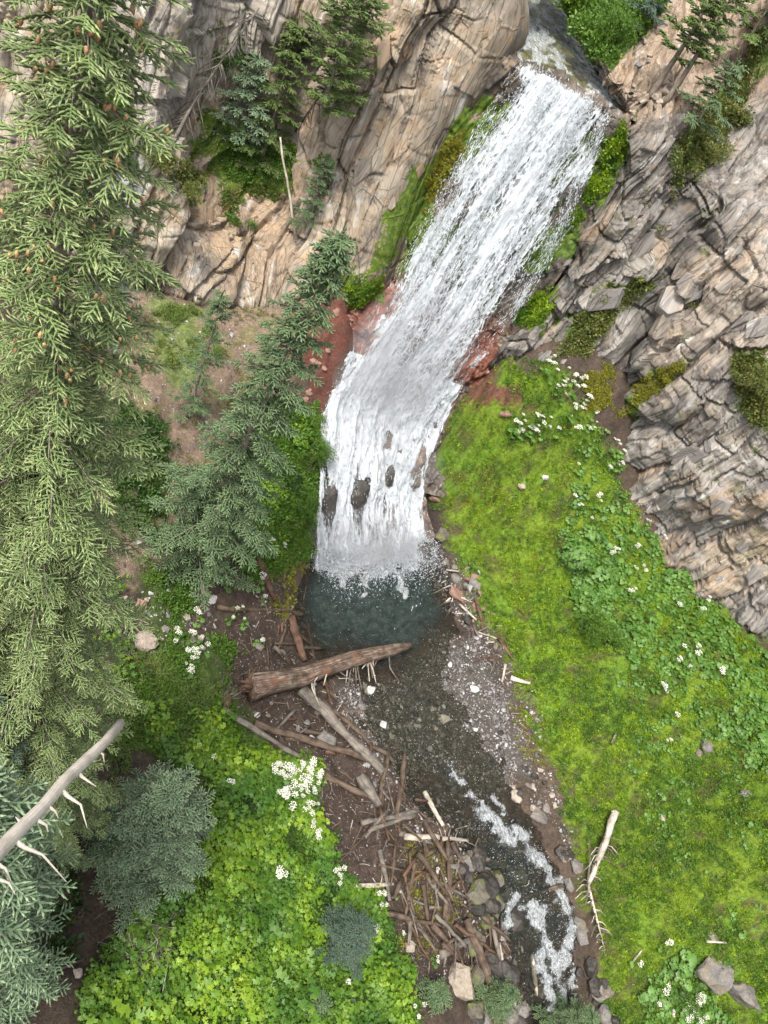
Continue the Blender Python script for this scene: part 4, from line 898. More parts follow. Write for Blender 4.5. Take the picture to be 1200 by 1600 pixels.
cover('meadow_leaves', MEAD, 85, V_BRIGHT, .68, 'bright yellow-green broad leaved thicket left of the log jam', 'leafy plants', 12, .7, .12, (.8, -.8, -.2), sv=.45)
cover('meadow_grass', [(195, 1040), (250, 1030), (330, 1090), (400, 1150), (300, 1180), (220, 1180), (160, 1230), (170, 1150)], 50, V_GRASS, .9, 'fine grass above the bright leafy thicket', 'grass', 12, .7, 0)
cover('meadow_herbs', [(190, 1050), (330, 1110), (400, 1160), (490, 1200), (500, 1300), (420, 1250), (320, 1180), (200, 1160)], 40, V_GREEN, 1., 'fine green herbs at the upper edge of the leafy thicket', 'herbs', 12, .6, .1)
cover('meadow_mixed', MEAD, 16, V_GREEN, 1.1, 'finer herbs in gaps of the bright thicket', 'herbs', 12, .6, .2, (.7, -.1, .3))
cover('meadow_under', MEAD, 14, V_DARK, 1.2, 'dark green undergrowth beneath the bright leaves', 'undergrowth', 12, .6)
cover('green_bank', GREENA, 60, V_GREEN, 1.1, 'leafy green bank between the tall spruce and the cascade', 'leafy plants', 10, .5, .05)
cover('green_bank_leaves', [(400, 700), (450, 740), (440, 860), (370, 890), (380, 790)], 16, V_BRIGHT, .8, 'light green leaves behind the foot of the tall spruce', 'leafy plants', 10, .5, .1)
cover('green_path_edge', GREENB, 40, V_GREEN, 1.0, 'green herbs growing between the two bare paths', 'herbs', 14, .6, .05, (.7, -.6, .2))
cover('path_leaves', [(60, 880), (210, 900), (180, 1000), (205, 1060), (160, 1110), (60, 1100)], 14, V_BRIGHT, 1., 'yellow-green leaves beside the big spruce', 'leafy plants', 10, .6, .1, (.8, -.4, .1))
cover('scree_grass', GRASSL, 45, V_GRASS, .9, 'grass patch on the bare slope under the left cliff', 'grass', 16, .6, 0, (.8, -.3, .4))
cover('scree_herbs', SCREE, 9, V_OLIVE, .8, 'sparse herbs on the bare slope under the left cliff', 'herbs', 16, .5, 0, (.8, 0, .5))
cover('dark_understory', [(180, 640), (260, 640), (260, 780), (230, 850), (180, 820)], 30, V_DARK, 1.1, 'dark green shrubs in the gap between the two big spruces', 'undergrowth', 12, .6, .1)
cover('jam_moss', [(620, 1300), (730, 1320), (720, 1400), (760, 1500), (700, 1560), (640, 1500), (620, 1420)], 18, V_OCHRE, 1.1, 'yellow-green moss grown over the log jam', 'moss', 14, .4, .05, (.9, -.1, .5))
cover('bank_moss', [(430, 850), (500, 780), (500, 870), (465, 890), (440, 960), (410, 940)], 60, V_OCHRE, 1., 'ochre moss on the bank left of the pool', 'moss', 10, .4, 0, (1., -.5, .3))
cover('bank_moss', [(690, 650), (740, 640), (790, 740), (760, 860), (740, 880), (700, 800)], 26, V_OCHRE, 1.15, 'ochre and green moss hummocks right beside the cascade', 'moss', 12, .4, 0, (1., -.3, .4))
cover('bank_moss', [(800, 1100), (850, 1130), (870, 1250), (840, 1200), (810, 1190)], 40, V_OCHRE, 1., 'moss along the right bank above the gravel bar', 'moss', 8, .4, 0, (1.2, -.3, .3))
cover('corner_leaves', [(560, 1440), (640, 1510), (660, 1600), (560, 1650), (500, 1550)], 30, V_GREEN, 1.1, 'green herbs between the small spruce and the tan boulder', 'herbs', 10, .6)
cover('left_corner', [(-60, 900), (60, 1000), (110, 1250), (100, 1500), (-100, 1600)], 20, V_DARK, 1.2, 'undergrowth in the shade of the big spruces', 'undergrowth', 10, .6)
cling('cliff_moss', [[(645, 325), (700, 215), (735, 190), (715, 280), (665, 335)]], 900, V_OCHRE, 1.2, 'mossy strip on the wet wall left of the waterfall', 'moss')
cling('cliff_moss', [[(962, 190), (980, 185), (975, 255), (910, 345), (882, 355), (930, 265)], [(800, 485), (860, 445), (870, 475), (845, 505), (812, 512)]], 1000, V_MOSS, 1.5, 'vivid moss cushions on the rock right of the waterfall', 'moss')
cling('cliff_moss', [[(960, 650), (1000, 590), (1080, 555), (1080, 568), (1020, 620), (972, 660)], [(905, 590), (960, 560), (960, 640), (920, 640)]], 700, V_OCHRE, 1.2, 'ochre moss in the crevice of the right cliff', 'moss', .3)
cling('cliff_moss', [[(530, 450), (600, 425), (600, 475), (545, 482)]], 500, V_MOSS, 1.2, 'green moss under the left cliff beside the water', 'moss')
cling('cliff_herbs', [[(870, 0), (1040, 0), (1000, 60), (965, 105), (925, 90)]], 1500, V_GREEN, 1.5, 'green thicket on the bank of the upper stream', 'leafy plants')
cling('cliff_herbs', [[(870, 550), (900, 500), (950, 450), (1010, 430), (1030, 450), (950, 510), (910, 570)], [(1060, 200), (1110, 150), (1190, 40), (1190, 100), (1120, 250), (1060, 300), (1040, 270)], [(1145, 545), (1200, 545), (1200, 670), (1160, 650)]], 420, V_OLIVE, 1.3, 'olive herbs rooted in the ledges of the right cliff', 'herbs')
cling('cliff_herbs', [[(100, 150), (200, 145), (205, 260), (140, 290), (120, 240)]], 700, V_GREEN, 1.4, 'green shrubs in the recess behind the big spruce', 'leafy plants')
cling('cliff_herbs', [[(335, 200), (400, 190), (470, 240), (430, 290), (360, 280), (340, 250)]], 500, V_GREEN, 1.2, 'bright herbs at the head of the cliff gully', 'herbs')
cling('cliff_herbs', [[(345, 300), (375, 295), (380, 360), (350, 355)], [(385, 285), (430, 280), (440, 310), (390, 305)], [(260, 235), (330, 265), (320, 300), (262, 290)]], 130, V_OLIVE, 1., 'small herb cushions in the bare gully of the left cliff', 'herbs')
cling('cliff_herbs', [[(250, 40), (420, 0), (420, 30), (300, 180)], [(900, 350), (1040, 250), (1100, 400), (960, 500)], [(1050, 620), (1180, 600), (1200, 850), (1060, 780)]], 45, V_OLIVE, .8, 'tufts rooted here and there in cliff cracks', 'herbs')
# gravel and litter
def hull(seed, n=16, sq=(1, .8, .6)):
    rg = np.random.default_rng(seed); bm = bmesh.new(); P = rg.normal(size=(n, 3)); P /= np.linalg.norm(P, axis=1)[:, None]; P *= rg.uniform(.75, 1, (n, 1))
    P = P * np.array(sq) * .5; P = np.clip(P, -.5 * np.array(sq) * .8, .5 * np.array(sq) * .8)
    for p in P: bm.verts.new(p)
    bmesh.ops.convex_hull(bm, input=bm.verts); me = bpy.data.meshes.new('rock'); bm.to_mesh(me); bm.free(); return me
STONE = NT('grey_stone'); oi = STONE.N('ShaderNodeObjectInfo').outputs['Random']; STONE.done(STONE.mix(1., STONE.ramp(oi, [(0, (.05, .045, .042)), (.6, (.13, .12, .115)), (1, (.34, .33, .33))]), STONE.ramp(STONE.noise(STONE.pos(), 12, 5), [(.3, .6), (.7, 1.3)]), 'MULTIPLY'), .6, STONE.bump(STONE.noise(STONE.pos(), 20, 4), .4, .03)); STONE = STONE.m
V_STONE = variants('gravel_stone', [hull(700 + k, 11) for k in range(8)], STONE)
cover('gravel', GRAV, 130, V_STONE, .075, 'grey gravel bar and stones in the shallows right of the pool outlet', 'gravel', 10, .2, .01, None, (), .55)
cover('gravel', [(640, 860), (740, 880), (760, 960), (830, 1100), (900, 1300), (930, 1450), (880, 1300), (800, 1200), (740, 1010)], 60, V_STONE, .085, 'rubble along the right bank of the stream', 'gravel', 8, .2, .01, None, (), .6)
cover('gravel', [(540, 1060), (660, 1060), (740, 1240), (880, 1400), (900, 1600), (780, 1600), (720, 1400), (560, 1200)], 45, V_STONE, .11, 'dark cobbles on the bed of the stream', 'gravel', 8, .2, -.02, None, (), .6)
cover('gravel', JAM, 22, V_STONE, .07, 'small stones and debris on the dark soil under the log jam', 'gravel', 8, .2, 0., None, (), .5)
cover('gravel', [(170, 930), (300, 900), (340, 940), (330, 1020), (240, 1030), (180, 1010)], 40, V_STONE, .09, 'pale broken stones on the bare path', 'gravel', 8, .2, 0., None, (), .6)
cover('gravel', SCREE, 16, V_STONE, .08, 'scree fragments on the slope under the left cliff', 'gravel', 8, .2, 0., None, (), .6)
TW = NT('litter_twigs'); TW.done(TW.ramp(TW.N('ShaderNodeObjectInfo').outputs['Random'], [(0, (.05, .035, .025)), (.7, (.14, .1, .07)), (1, (.35, .31, .26))]), .8)
def twig(seed):
    rg = np.random.default_rng(seed); m = MB(); m.tube([(-.5, 0, 0), (0, rg.uniform(-.06, .06), .02), (.5, 0, 0)], [.03, .025, .012], 4); return m.mesh('twig')
V_TWIG = variants('litter_twig', [twig(k) for k in range(4)], TW.m)
cover('litter', JAM, 9, V_TWIG, .3, 'broken twigs and bark scattered through the log jam', 'driftwood litter', 8, .1, .03, None, (), .6)
cover('litter', [(640, 860), (740, 880), (800, 1010), (830, 1120), (870, 1280), (800, 1150), (740, 1000)], 6, V_TWIG, .3, 'twigs stranded along the right bank', 'driftwood litter', 8, .1, .03, None, (), .6)

# ================================================================== TREES
PRI = [(0, .12), (.06, .52), (.12, .8), (.2, 1.1), (.35, 1.6), (.55, 2.2), (.85, 2.9), (1, 3.)]
b = onground(-5.15, 7.5); near_tree, NP = conifer(b, (-5.15, 7.5, 33.9), PRI, .105, 'near', .42, 'huge light green spruce hung with cones, filling the left side from top to bottom', 1, droop=.35, dens=1.0, trunk_r=.3, branch_obj=60)
# cones on the near spruce
def cone_mesh(seed):
    rg = np.random.default_rng(seed); m = MB(); z = np.linspace(0, -.085, 8); r = np.array([.008, .016, .0195, .020, .019, .016, .011, .004]); r = r * (1 + .12 * (np.arange(8) % 2)); m.tube(np.c_[rg.normal(size=8) * .001, rg.normal(size=8) * .001, z], r, 7); return m.mesh('cone', True)
CM = [cone_mesh(k) for k in range(4)]
cand = NP + np.array(near_tree.location); cx, cy = proj(cand); sel = np.where((cand[:, 2] > 26.6) & (np.hypot(cand[:, 0] + 5.15, cand[:, 1] - 7.5) > .25))[0]; R2 = np.random.default_rng(5); hubs = R2.choice(sel, 105, replace=False); nn = 0
for hb in hubs:
    for k in range(R2.integers(2, 5)):
        me = CM[nn % 4]; o = link('cone', me, CONE, near_tree); o.location = Vector(NP[hb] + R2.normal(size=3) * .07 + np.array([.03, -.03, .09])); o.rotation_euler = (R2.normal() * .3, R2.normal() * .3, R2.random() * 6); o.scale = (1.15,) * 3; nn += 1
def tree_px(bpx, tpx, prof, spacing, spray, sz, label, seed, **k):
    p, n = hit(*bpx) if not isinstance(bpx[0], tuple) else (PY(bpx[0][0], bpx[0][1], bpx[1]), None); base = p - np.array([0, 0, .2]); t = vertical_to(base, *tpx); return conifer(base, t, prof, spacing, spray, sz, label, seed, **k)
b = onground(-6.6, 21.4); t = PY(532, 372, 21.4 + .0); t = np.array([t[0], 21.4, t[2]])
conifer(b, t, [(0, .1), (.08, .5), (.2, .95), (.45, 1.6), (.75, 2.6), (1, 3.0)], .22, 'mid', .64, 'tall grey-green spruce standing between the big spruce and the cascade', 2, droop=.3, start=.03)
tree_px((212, 1350), (262, 1240), [(0, .25), (.12, 1.0), (.35, 1.75), (.6, 2.05), (1, 2.0)], .12, 'blue', .46, 'round bushy blue-green spruce in the lower left', 3, droop=.12, start=.0, dens=1.2)
tree_px((525, 1480), (548, 1420), [(0, .15), (.2, .7), (.6, 1.1), (1, 1.15)], .09, 'dark', .36, 'small dark spruce at the right edge of the leafy thicket', 4, droop=.12, start=0)
t = PD(-62, 1225, 10); b = onground(t[0], t[1]); conifer(b, t, [(0, .1), (.05, .6), (.12, 1.0), (.25, 1.3), (.6, 1.8), (1, 2.0)], .16, 'blue', .5, 'pale blue-green spruce crown in the bottom left corner', 5, droop=.2)
t = PD(-20, 1080, 16); b = onground(t[0], t[1]); conifer(b, t, [(0, .1), (.1, .7), (.3, 1.3), (.7, 1.8), (1, 2)], .11, 'dark', .38, 'dark teal spruce at the left edge above the dead snag', 6, droop=.2)
G1 = 'young spruces at the bottom edge'
for k, (x, y, z, h_, lb) in enumerate([(500, 1565, 2.2, 4, 'young grey-green spruce at the bottom edge under the leafy thicket'), (690, 1550, .8, 4.5, 'young spruce at the bottom edge below the tan boulder'), (800, 1552, .0, 4.5, 'young spruce at the bottom edge just left of the stream'), (925, 1590, -.6, 3.5, 'young spruce at the bottom edge right of the stream')]):
    t = PZ(x, y, z); conifer(t - np.array([0, 0, h_]), t, [(0, .1), (.2, .6), (.6, 1.2), (1, 1.5)], .12, 'mid', .42, lb, 20 + k, group=G1, droop=.15)
tree_px((370, 222), (398, 90), [(0, .3), (.3, 1.1), (.7, 1.5), (1, 1.2)], .2, 'blue', .62, 'blue-green spruce in the shadowed recess of the left cliff', 30, droop=.15)
tree_px((405, 262), (472, 40), [(0, .2), (.3, .9), (.7, 1.4), (1, 1.4)], .2, 'olive', .6, 'slim green fir at the right side of the cliff gully', 31, droop=.2)
tree_px(((498, 185), 37.9), (548, -25), [(0, .9), (.3, 1.7), (.7, 1.9), (1, 1.3)], .18, 'olive', .62, 'bushy yellow-green pine leaning out of the cliff above the gully', 32, droop=.0, up=.2, start=.1, name='pine_tree')
tree_px((478, 350), (508, 245), [(0, .1), (.3, .5), (1, .9)], .16, 'mid', .45, 'small slender spruce on the tan rock face beside the dead pole', 33, droop=.2)
tree_px((150, 530), (188, 375), [(0, .2), (.3, 1.1), (1, 1.7)], .2, 'dark', .55, 'teal spruce half hidden behind the big spruce', 34, droop=.2)
tree_px((295, 650), (378, 470), [(0, .1), (.3, .6), (1, 1.3)], .22, 'mid', .48, 'thin wispy young pine on the bare slope left of the tall spruce', 35, droop=.1, thin=.5, name='pine_tree')
tree_px((1018, 150), (1085, -10), [(0, .8), (.3, 1.4), (.6, 1.1), (1, .3)], .22, 'olive', .62, 'tall olive green pine on top of the right cliff', 36, droop=.0, up=.2, start=.45, name='pine_tree', trunk_r=.17)
tree_px((1040, 160), (1130, -20), [(0, .7), (.3, 1.3), (.6, 1.), (1, .3)], .22, 'olive', .62, 'second pine with bare lower trunk on top of the right cliff', 37, droop=.0, up=.2, start=.45, name='pine_tree', trunk_r=.15)
tree_px((1085, 195), (1125, 85), [(0, .3), (.4, 1.1), (1, 1.3)], .2, 'mid', .55, 'bushy conifer right of the pine trunks on the cliff top', 38, droop=.2)
tree_px((1000, 30), (1030, -60), [(0, .3), (.4, 1.1), (1, 1.3)], .2, 'dark', .55, 'dark conifer behind the green thicket at the top edge', 39, droop=.2)
tree_px((1170, 60), (1215, -60), [(0, .3), (.4, 1.3), (1, 1.5)], .2, 'olive', .6, 'olive conifer in the top right corner', 40, droop=.2)

# ------------------------------------------------------------------ shrubs
STEMM = NT('shrub_stems'); STEMM.done((.12, .085, .055), .8); STEMM = STEMM.m
def shrub(px, py, r, hgt, n, coll, sz, label, seed, group=None, y=None, name='shrub'):
    rg = np.random.default_rng(seed); p = hit(px, py)[0] if y is None else PY(px, py, y); root = empty(name, p, label, 'shrub', group); P = []; mb = MB()
    for k in range(7):
        a = rg.uniform(0, 6.28); e = np.array([math.cos(a) * r * rg.uniform(.3, .8), math.sin(a) * r * rg.uniform(.3, .8), hgt * rg.uniform(.5, .95)]); mb.tube([(0, 0, -.1), e * .5 + rg.normal(size=3) * .05, e], [.022, .015, .006], 4); c = rg.normal(size=(n // 7, 3)) * np.array([r, r, hgt]) * .25 + e; P.append(c)
    P = np.concatenate(P); P[:, 2] = np.abs(P[:, 2]); Zd = P / np.array([r, r, hgt]) + [0, 0, .4]; a = rg.random(len(P)) * 6.28; X = np.c_[np.cos(a), np.sin(a), 0 * a]; rot = eul_from_axes(X - Zd * (X * Zd).sum(1)[:, None] / (Zd ** 2).sum(1)[:, None], Zd)
    link('stems', mb.mesh('stems'), STEMM, root); scatter('foliage', P, rot, sz * np.exp(rg.normal(size=len(P)) * .25), coll, root)
for a in [(460, 690, .7, 1., 160, V_BRIGHT, .7, 'light leafy bush low beside the middle of the cascade', 67), (445, 760, .8, .9, 170, V_DARK, .9, 'dark leafy bush between the tall spruce and the cascade rocks', 68), (415, 780, .8, .8, 120, V_BRIGHT, .8, 'yellow-green bush at the foot of the tall spruce', 69), (480, 680, .5, .9, 120, V_GREEN, .8, 'narrow green bush hugging the red bank', 70), (238, 262, .9, .8, 160, V_OLIVE, .9, 'olive brown shrub on the left cliff beside the white rock', 50), (292, 300, .8, .5, 110, V_OLIVE, .8, 'low rusty shrub on the ledge below the gully', 51), (478, 730, 1.0, 1.5, 260, V_GREEN, .9, 'leafy green shrub overhanging the left edge of the cascade', 52),
          (460, 800, .9, 1.2, 220, V_GREEN, .9, 'green shrub on the bank above the pool', 53), (430, 660, 1.0, 1.1, 220, V_DARK, .9, 'dark shrub right beside the tall spruce', 54), (1165, 610, 1.3, 1.2, 260, V_OLIVE, 1., 'olive shrub hanging on the face of the right cliff', 55),
          (905, 870, 1.2, 1.0, 300, V_ROUND, .7, 'dense green bush in the middle of the mossy slope', 56), (930, 990, 1.1, .9, 260, V_GREEN, .9, 'dark green bush below the middle of the mossy slope', 57), (958, 66, 1.2, 1.1, 300, V_GREEN, .9, 'big green bush on the bank of the upper stream', 58), (895, 25, 1.2, 1.0, 240, V_MOSS, 2.2, 'yellow-green bush at the edge of the upper stream', 59),
          (1075, 480, .6, .5, 60, V_OLIVE, .8, 'small tuft of leaves in a crack of the right cliff', 60), (1100, 250, 1.0, .8, 180, V_OLIVE, 1.1, 'yellow-green shrub on the rim of the right cliff', 61), (1140, 190, 1.1, .8, 200, V_OLIVE, 1.1, 'sprawling yellow shrub on the hillside above the right cliff', 62),
          (355, 110, .9, .9, 150, V_DARK, 1., 'dark shrub under the overhang of the left cliff', 63), (130, 260, 1.2, 1.2, 240, V_GREEN, 1.1, 'green shrub behind the trunk of the big spruce', 64), (1065, 1560, .9, .8, 200, V_GREEN, 1., 'green bush among white flowers at the lower right', 65), (590, 1545, .8, .7, 160, V_BRIGHT, .9, 'bright bush near the bottom edge left of the tan boulder', 66)]:
    shrub(*a)
# leafy clumps in the dry gully, one by one
for k, (x, y) in enumerate([(352, 310), (362, 325), (372, 318), (358, 345), (366, 350), (393, 354), (385, 300), (400, 296), (412, 285), (424, 302), (440, 280), (452, 305)]):
    shrub(x, y, .28, .22, 14, V_GREEN, .8, 'leafy clump, %s of the tan gully' % ('upper left part, topmost,upper left part below the topmost,upper middle beside two others,middle just above the lowest pair,lower left edge, second lowest,very lowest part,middle near the bare soil,centre right next to a pair,upper right below the dead pole,right centre among dry grass,top right corner by the dead pole,right edge beside the dead pole'.replace(', ', '; ').split(',')[k].replace('; ', ', ')), 80 + k, 'leafy clumps in the cliff gully', name='leafy_clump')

# ================================================================== DEAD WOOD
def wood_mat(name, stops, bump=.7, patch=None, dark=.45):
    t = NT(name); tc = t.attr('along').outputs['Vector']; m = t.N('ShaderNodeMapping'); t.l.new(tc, m.inputs[0]); m.inputs['Scale'].default_value = (.45, 12, 12)
    n = t.noise(m.outputs[0], 2.2, 7, .7); c = t.ramp(n, stops)
    c = t.mix(t.ramp(t.noise(t.pos(), 2.5, 5, .6), [(.4, 0.), (.65, .7)]), c, tuple(x * dark for x in stops[0][1]))
    if patch: c = t.mix(t.ramp(t.noise(t.pos(), 1.6, 5, .7, .5), [(.54, 0.), (.62, .8)]), c, patch)
    t.done(c, .8, t.bump(n, bump, .04), .2); return t.m
W_BROWN = wood_mat('brown_bark', [(.3, (.045, .03, .022)), (.5, (.10, .07, .05)), (.7, (.19, .145, .11))])
W_GREY = wood_mat('grey_wood', [(.3, (.06, .05, .042)), (.5, (.15, .13, .11)), (.7, (.28, .25, .21))])
W_PALE = wood_mat('pale_wood', [(.3, (.22, .185, .15)), (.5, (.42, .37, .3)), (.7, (.6, .55, .48))])
W_ROT = wood_mat('rotten_log_wood', [(.35, (.04, .027, .02)), (.5, (.12, .085, .062)), (.62, (.26, .21, .165)), (.75, (.5, .45, .39))], .9, (.13, .055, .03))
W_SNAG = wood_mat('bleached_snag_wood', [(.3, (.33, .29, .235)), (.5, (.5, .45, .38)), (.7, (.64, .6, .53))], .6, None, .85)
W_RED = wood_mat('red_brown_wood', [(.3, (.045, .026, .02)), (.5, (.11, .062, .042)), (.7, (.22, .14, .1))])
def wtube(pts, rad, n=8, wob=.15, seed=0, name='log'):
    mb = MB(); mb.tube(pts, rad, n, True, wob, seed); me = mb.mesh(name, True)
    v = np.concatenate(mb.v); pts = np.asarray(pts, float); L = np.r_[0, np.cumsum(np.linalg.norm(np.diff(pts, axis=0), axis=1))]; k = np.repeat(L, n); ang = np.tile(np.arange(n) / n * 2 * .35, len(pts))
    a = me.attributes.new('along', 'FLOAT_VECTOR', 'POINT'); a.data.foreach_set('vector', np.c_[k + seed * 1.3, np.cos(ang * 9) * .3, np.sin(ang * 9) * .3].astype(np.float32).ravel()); return me
def bend(p0, p1, n, amt, rg):
    f = np.linspace(0, 1, n)[:, None]; P = p0 * (1 - f) + p1 * f; P[1:-1] += rg.normal(size=(n - 2, 3)) * amt; return P
def depth_of(p): return float((np.asarray(p) - [0, 0, H]) @ cF)
LC = [0]
def log(a, b, w0, w1, mat, label, group=None, lift=.0, lift2=None, stubs=0, name='log', up=1.0, cat='log', stub_len=.5, stub_mat=None):
    """a fallen log between two spots seen in the photograph, lying on the ground there; w in photo pixels"""
    LC[0] += 1; rg = np.random.default_rng(1000 + LC[0]); p0, _ = hit(*a); p1, _ = hit(*b); r0 = w0 * depth_of(p0) / F / 2; r1 = w1 * depth_of(p1) / F / 2
    p0 = p0 + [0, 0, r0 * up + lift]; p1 = p1 + [0, 0, r1 * up + (lift if lift2 is None else lift2)]
    L = np.linalg.norm(p1 - p0); n = 4 if L < 2.5 else 8; P = bend(p0, p1, n, L * .009, rg)
    tz_ = terrain_z(P[:, 0], P[:, 1]); P[:, 2] = np.maximum(P[:, 2], np.where(P[:, 1] > 41, -9, tz_) + .02)
    root = empty(name, p0, label, cat, group); rad = np.linspace(r0, r1, n) * (1 + .1 * rg.normal(size=n)); rad[-1] *= .75
    link('trunk', wtube(P - p0, rad, 9, .18, LC[0]), mat, root)
    for k in range(stubs):
        f = rg.uniform(.12, .95); q = p0 + (p1 - p0) * f - p0; d = rg.normal(size=3); ax = (p1 - p0) / L; d -= ax * (d @ ax); d /= np.linalg.norm(d); d += ax * .4; d[2] = abs(d[2]) * .8; ln = stub_len * rg.uniform(.4, 1.2)
        link('branch_stub', wtube([q, q + d * ln * .5, q + d * ln + rg.normal(size=3) * ln * .15], [max(.015, r1 * .3), .014, .006], 5, 0, k), stub_mat or mat, root)
    return root, p0, p1
# the big rotten log lying out over the pool
root, p0, p1 = log((385, 1083), (628, 1024), 40, 14, W_ROT, 'thick rotten log with torn root end reaching out over the pool', None, .1, .9)
rg = np.random.default_rng(3)
for k in range(22):
    f = rg.uniform(.32, .86); q = (p1 - p0) * f; d = np.array([rg.normal() * .35 + .35, -1.0, .0 + rg.normal() * .15]); ln = rg.uniform(.7, 1.9); m_ = q + d * ln * .5; e = m_ + (d + rg.normal(size=3) * .35) * ln * .5
    link('branch', wtube([q, m_, e], [.055, .042, .018], 5, 0, k), W_PALE if k % 3 else W_GREY, root)
for k in range(16):
    a = k * .393; d = np.array([-.5, math.cos(a) * .8, math.sin(a) * .8]); ln = rg.uniform(.5, 1.); link('root', wtube([(0.1, 0, 0), d * ln * .5 + rg.normal(size=3) * .08, d * ln + rg.normal(size=3) * .12], [.22, .11, .025], 6, .2, k), W_RED, root)
# other logs that can be told apart
for a in [((345, 1112), (482, 1196), 12, 9, W_GREY, 'long grey split log running down from the torn stump', None, .15, .2, 3), ((395, 1135), (600, 1200), 17, 13, W_BROWN, 'long brown log lying beside the grey split log', None, .05, .1, 4),
          ((466, 1086), (592, 1212), 21, 15, W_GREY, 'grey brown log pointing from the rotten log to the jam', None, .35, .35, 3), ((500, 1100), (612, 1196), 9, 7, W_BROWN, 'thin dark log just right of the grey brown log', None, .25, .3, 2),
          ((418, 1180), (572, 1246), 15, 12, W_BROWN, 'dark brown log at the edge of the white flowers', None, .05, .05, 3), ((560, 1216), (590, 1262), 24, 20, W_GREY, 'short thick grey block of wood at the head of the jam', None, .0, .0, 0),
          ((604, 1176), (588, 1262), 9, 8, W_BROWN, 'upright looking brown pole, left of two at the jam head', None, .2, .2, 0), ((628, 1180), (616, 1286), 8, 10, W_BROWN, 'brown pole, right of two at the jam head', None, .2, .2, 0),
          ((660, 1240), (690, 1293), 8, 9, W_PALE, 'short pale white log at the left edge of the stream', None, .15, .1, 2), ((628, 1312), (728, 1316), 11, 6, W_PALE, 'pale splintered log lying across the jam to the stream', None, .25, .2, 9),
          ((536, 1388), (612, 1383), 9, 8, W_PALE, 'pale log above the small dark spruce', None, .1, .1, 1), ((684, 1494), (736, 1466), 12, 10, W_GREY, 'grey brown log above the tan boulder', None, .1, .2, 2),
          ((722, 1440), (762, 1546), 13, 17, W_BROWN, 'thick dark log leaning down towards the bottom boulders', None, .3, .3, 1), ((742, 1428), (792, 1474), 7, 6, W_BROWN, 'thin dark stick left of the lower rapids', None, .3, .3, 1),
          ((822, 1494), (832, 1558), 6, 8, W_PALE, 'short yellow stick standing between the lower boulders', None, .5, .3, 0), ((774, 1476), (790, 1565), 4, 7, W_PALE, 'bent pale stick by the bottom dark boulders', None, .4, .3, 1),
          ((815, 1405), (872, 1386), 7, 8, W_BROWN, 'brown log wedged across the top of the lower rapids', None, .35, .35, 1), ((810, 1372), (812, 1445), 6, 6, W_BROWN, 'mossy thin log between the boulders left of the rapids', None, .4, .3, 1),
          ((338, 952), (480, 966), 11, 9, W_BROWN, 'straight dark log lying from the path to the pool edge', None, .1, .15, 2), ((452, 968), (474, 1036), 15, 11, W_RED, 'curved red brown log at the left edge of the pool', None, .1, .1, 2),
          ((478, 970), (490, 1032), 6, 4, W_RED, 'thin red stick dipping into the pool', None, .05, .1, 2), ((400, 876), (428, 940), 14, 12, W_RED, 'crumbling red log on the bank left of the pool', None, .05, .05, 1),
          ((740, 940), (752, 988), 6, 5, W_RED, 'short upright red stick on the right bank', None, .2, .1, 1), ((716, 948), (742, 972), 5, 4, W_PALE, 'pale stick beside the red stick on the right bank', None, .15, .15, 1),
          ((776, 1000), (800, 1034), 7, 5, W_RED, 'red brown stick at the foot of the moss by the gravel bar', None, .1, .1, 1), ((788, 1040), (782, 1068), 5, 4, W_PALE, 'short pale stick on the mossy edge of the gravel bar', None, .1, .1, 0),
          ((795, 1062), (826, 1070), 8, 5, W_PALE, 'forked pale driftwood at the right edge of the gravel bar', None, .1, .1, 4), ((645, 1345), (628, 1440), 9, 8, W_BROWN, 'mossy brown log running down the left side of the jam', None, .2, .2, 1),
          ((700, 1340), (690, 1450), 9, 9, W_BROWN, 'mossy brown log running down the middle of the jam', None, .25, .2, 1), ((560, 1290), (650, 1270), 11, 8, W_GREY, 'grey log crossing the upper jam', None, .2, .2, 2),
          ((590, 1330), (606, 1410), 10, 9, W_GREY, 'grey log slab left of the jam middle', None, .1, .1, 0), ((735, 1340), (790, 1360), 8, 6, W_GREY, 'grey driftwood stick against the dark boulder', None, .4, .3, 2),
          ((598, 1430), (690, 1452), 9, 7, W_BROWN, 'dark log across the lower jam', None, .15, .2, 2), ((1100, 1472), (1132, 1474), 5, 4, W_PALE, 'pale stick lying under the grey stone on the lower slope', None, .1, .1, 0),
          ((985, 1505), (1000, 1486), 3, 3, W_PALE, 'thin pale twig on the lower mossy slope', None, .1, .1, 0), ((952, 1164), (960, 1148), 5, 4, W_GREY, 'small grey stick standing in the moss slope', None, .1, .1, 0), ((245, 1150), (258, 1164), 2.5, 2, W_PALE, 'thin white twig lying on the grass above the thicket', None, .15, .15, 0),
          ((130, 1500), (60, 1530), 6, 5, W_BROWN, 'dark stick on the bare path in the lower left', None, .1, .1, 1)]:
    log(a[0], a[1], a[2] * .85, a[3] * .85, a[4], a[5], a[6], a[7], a[8], a[9])
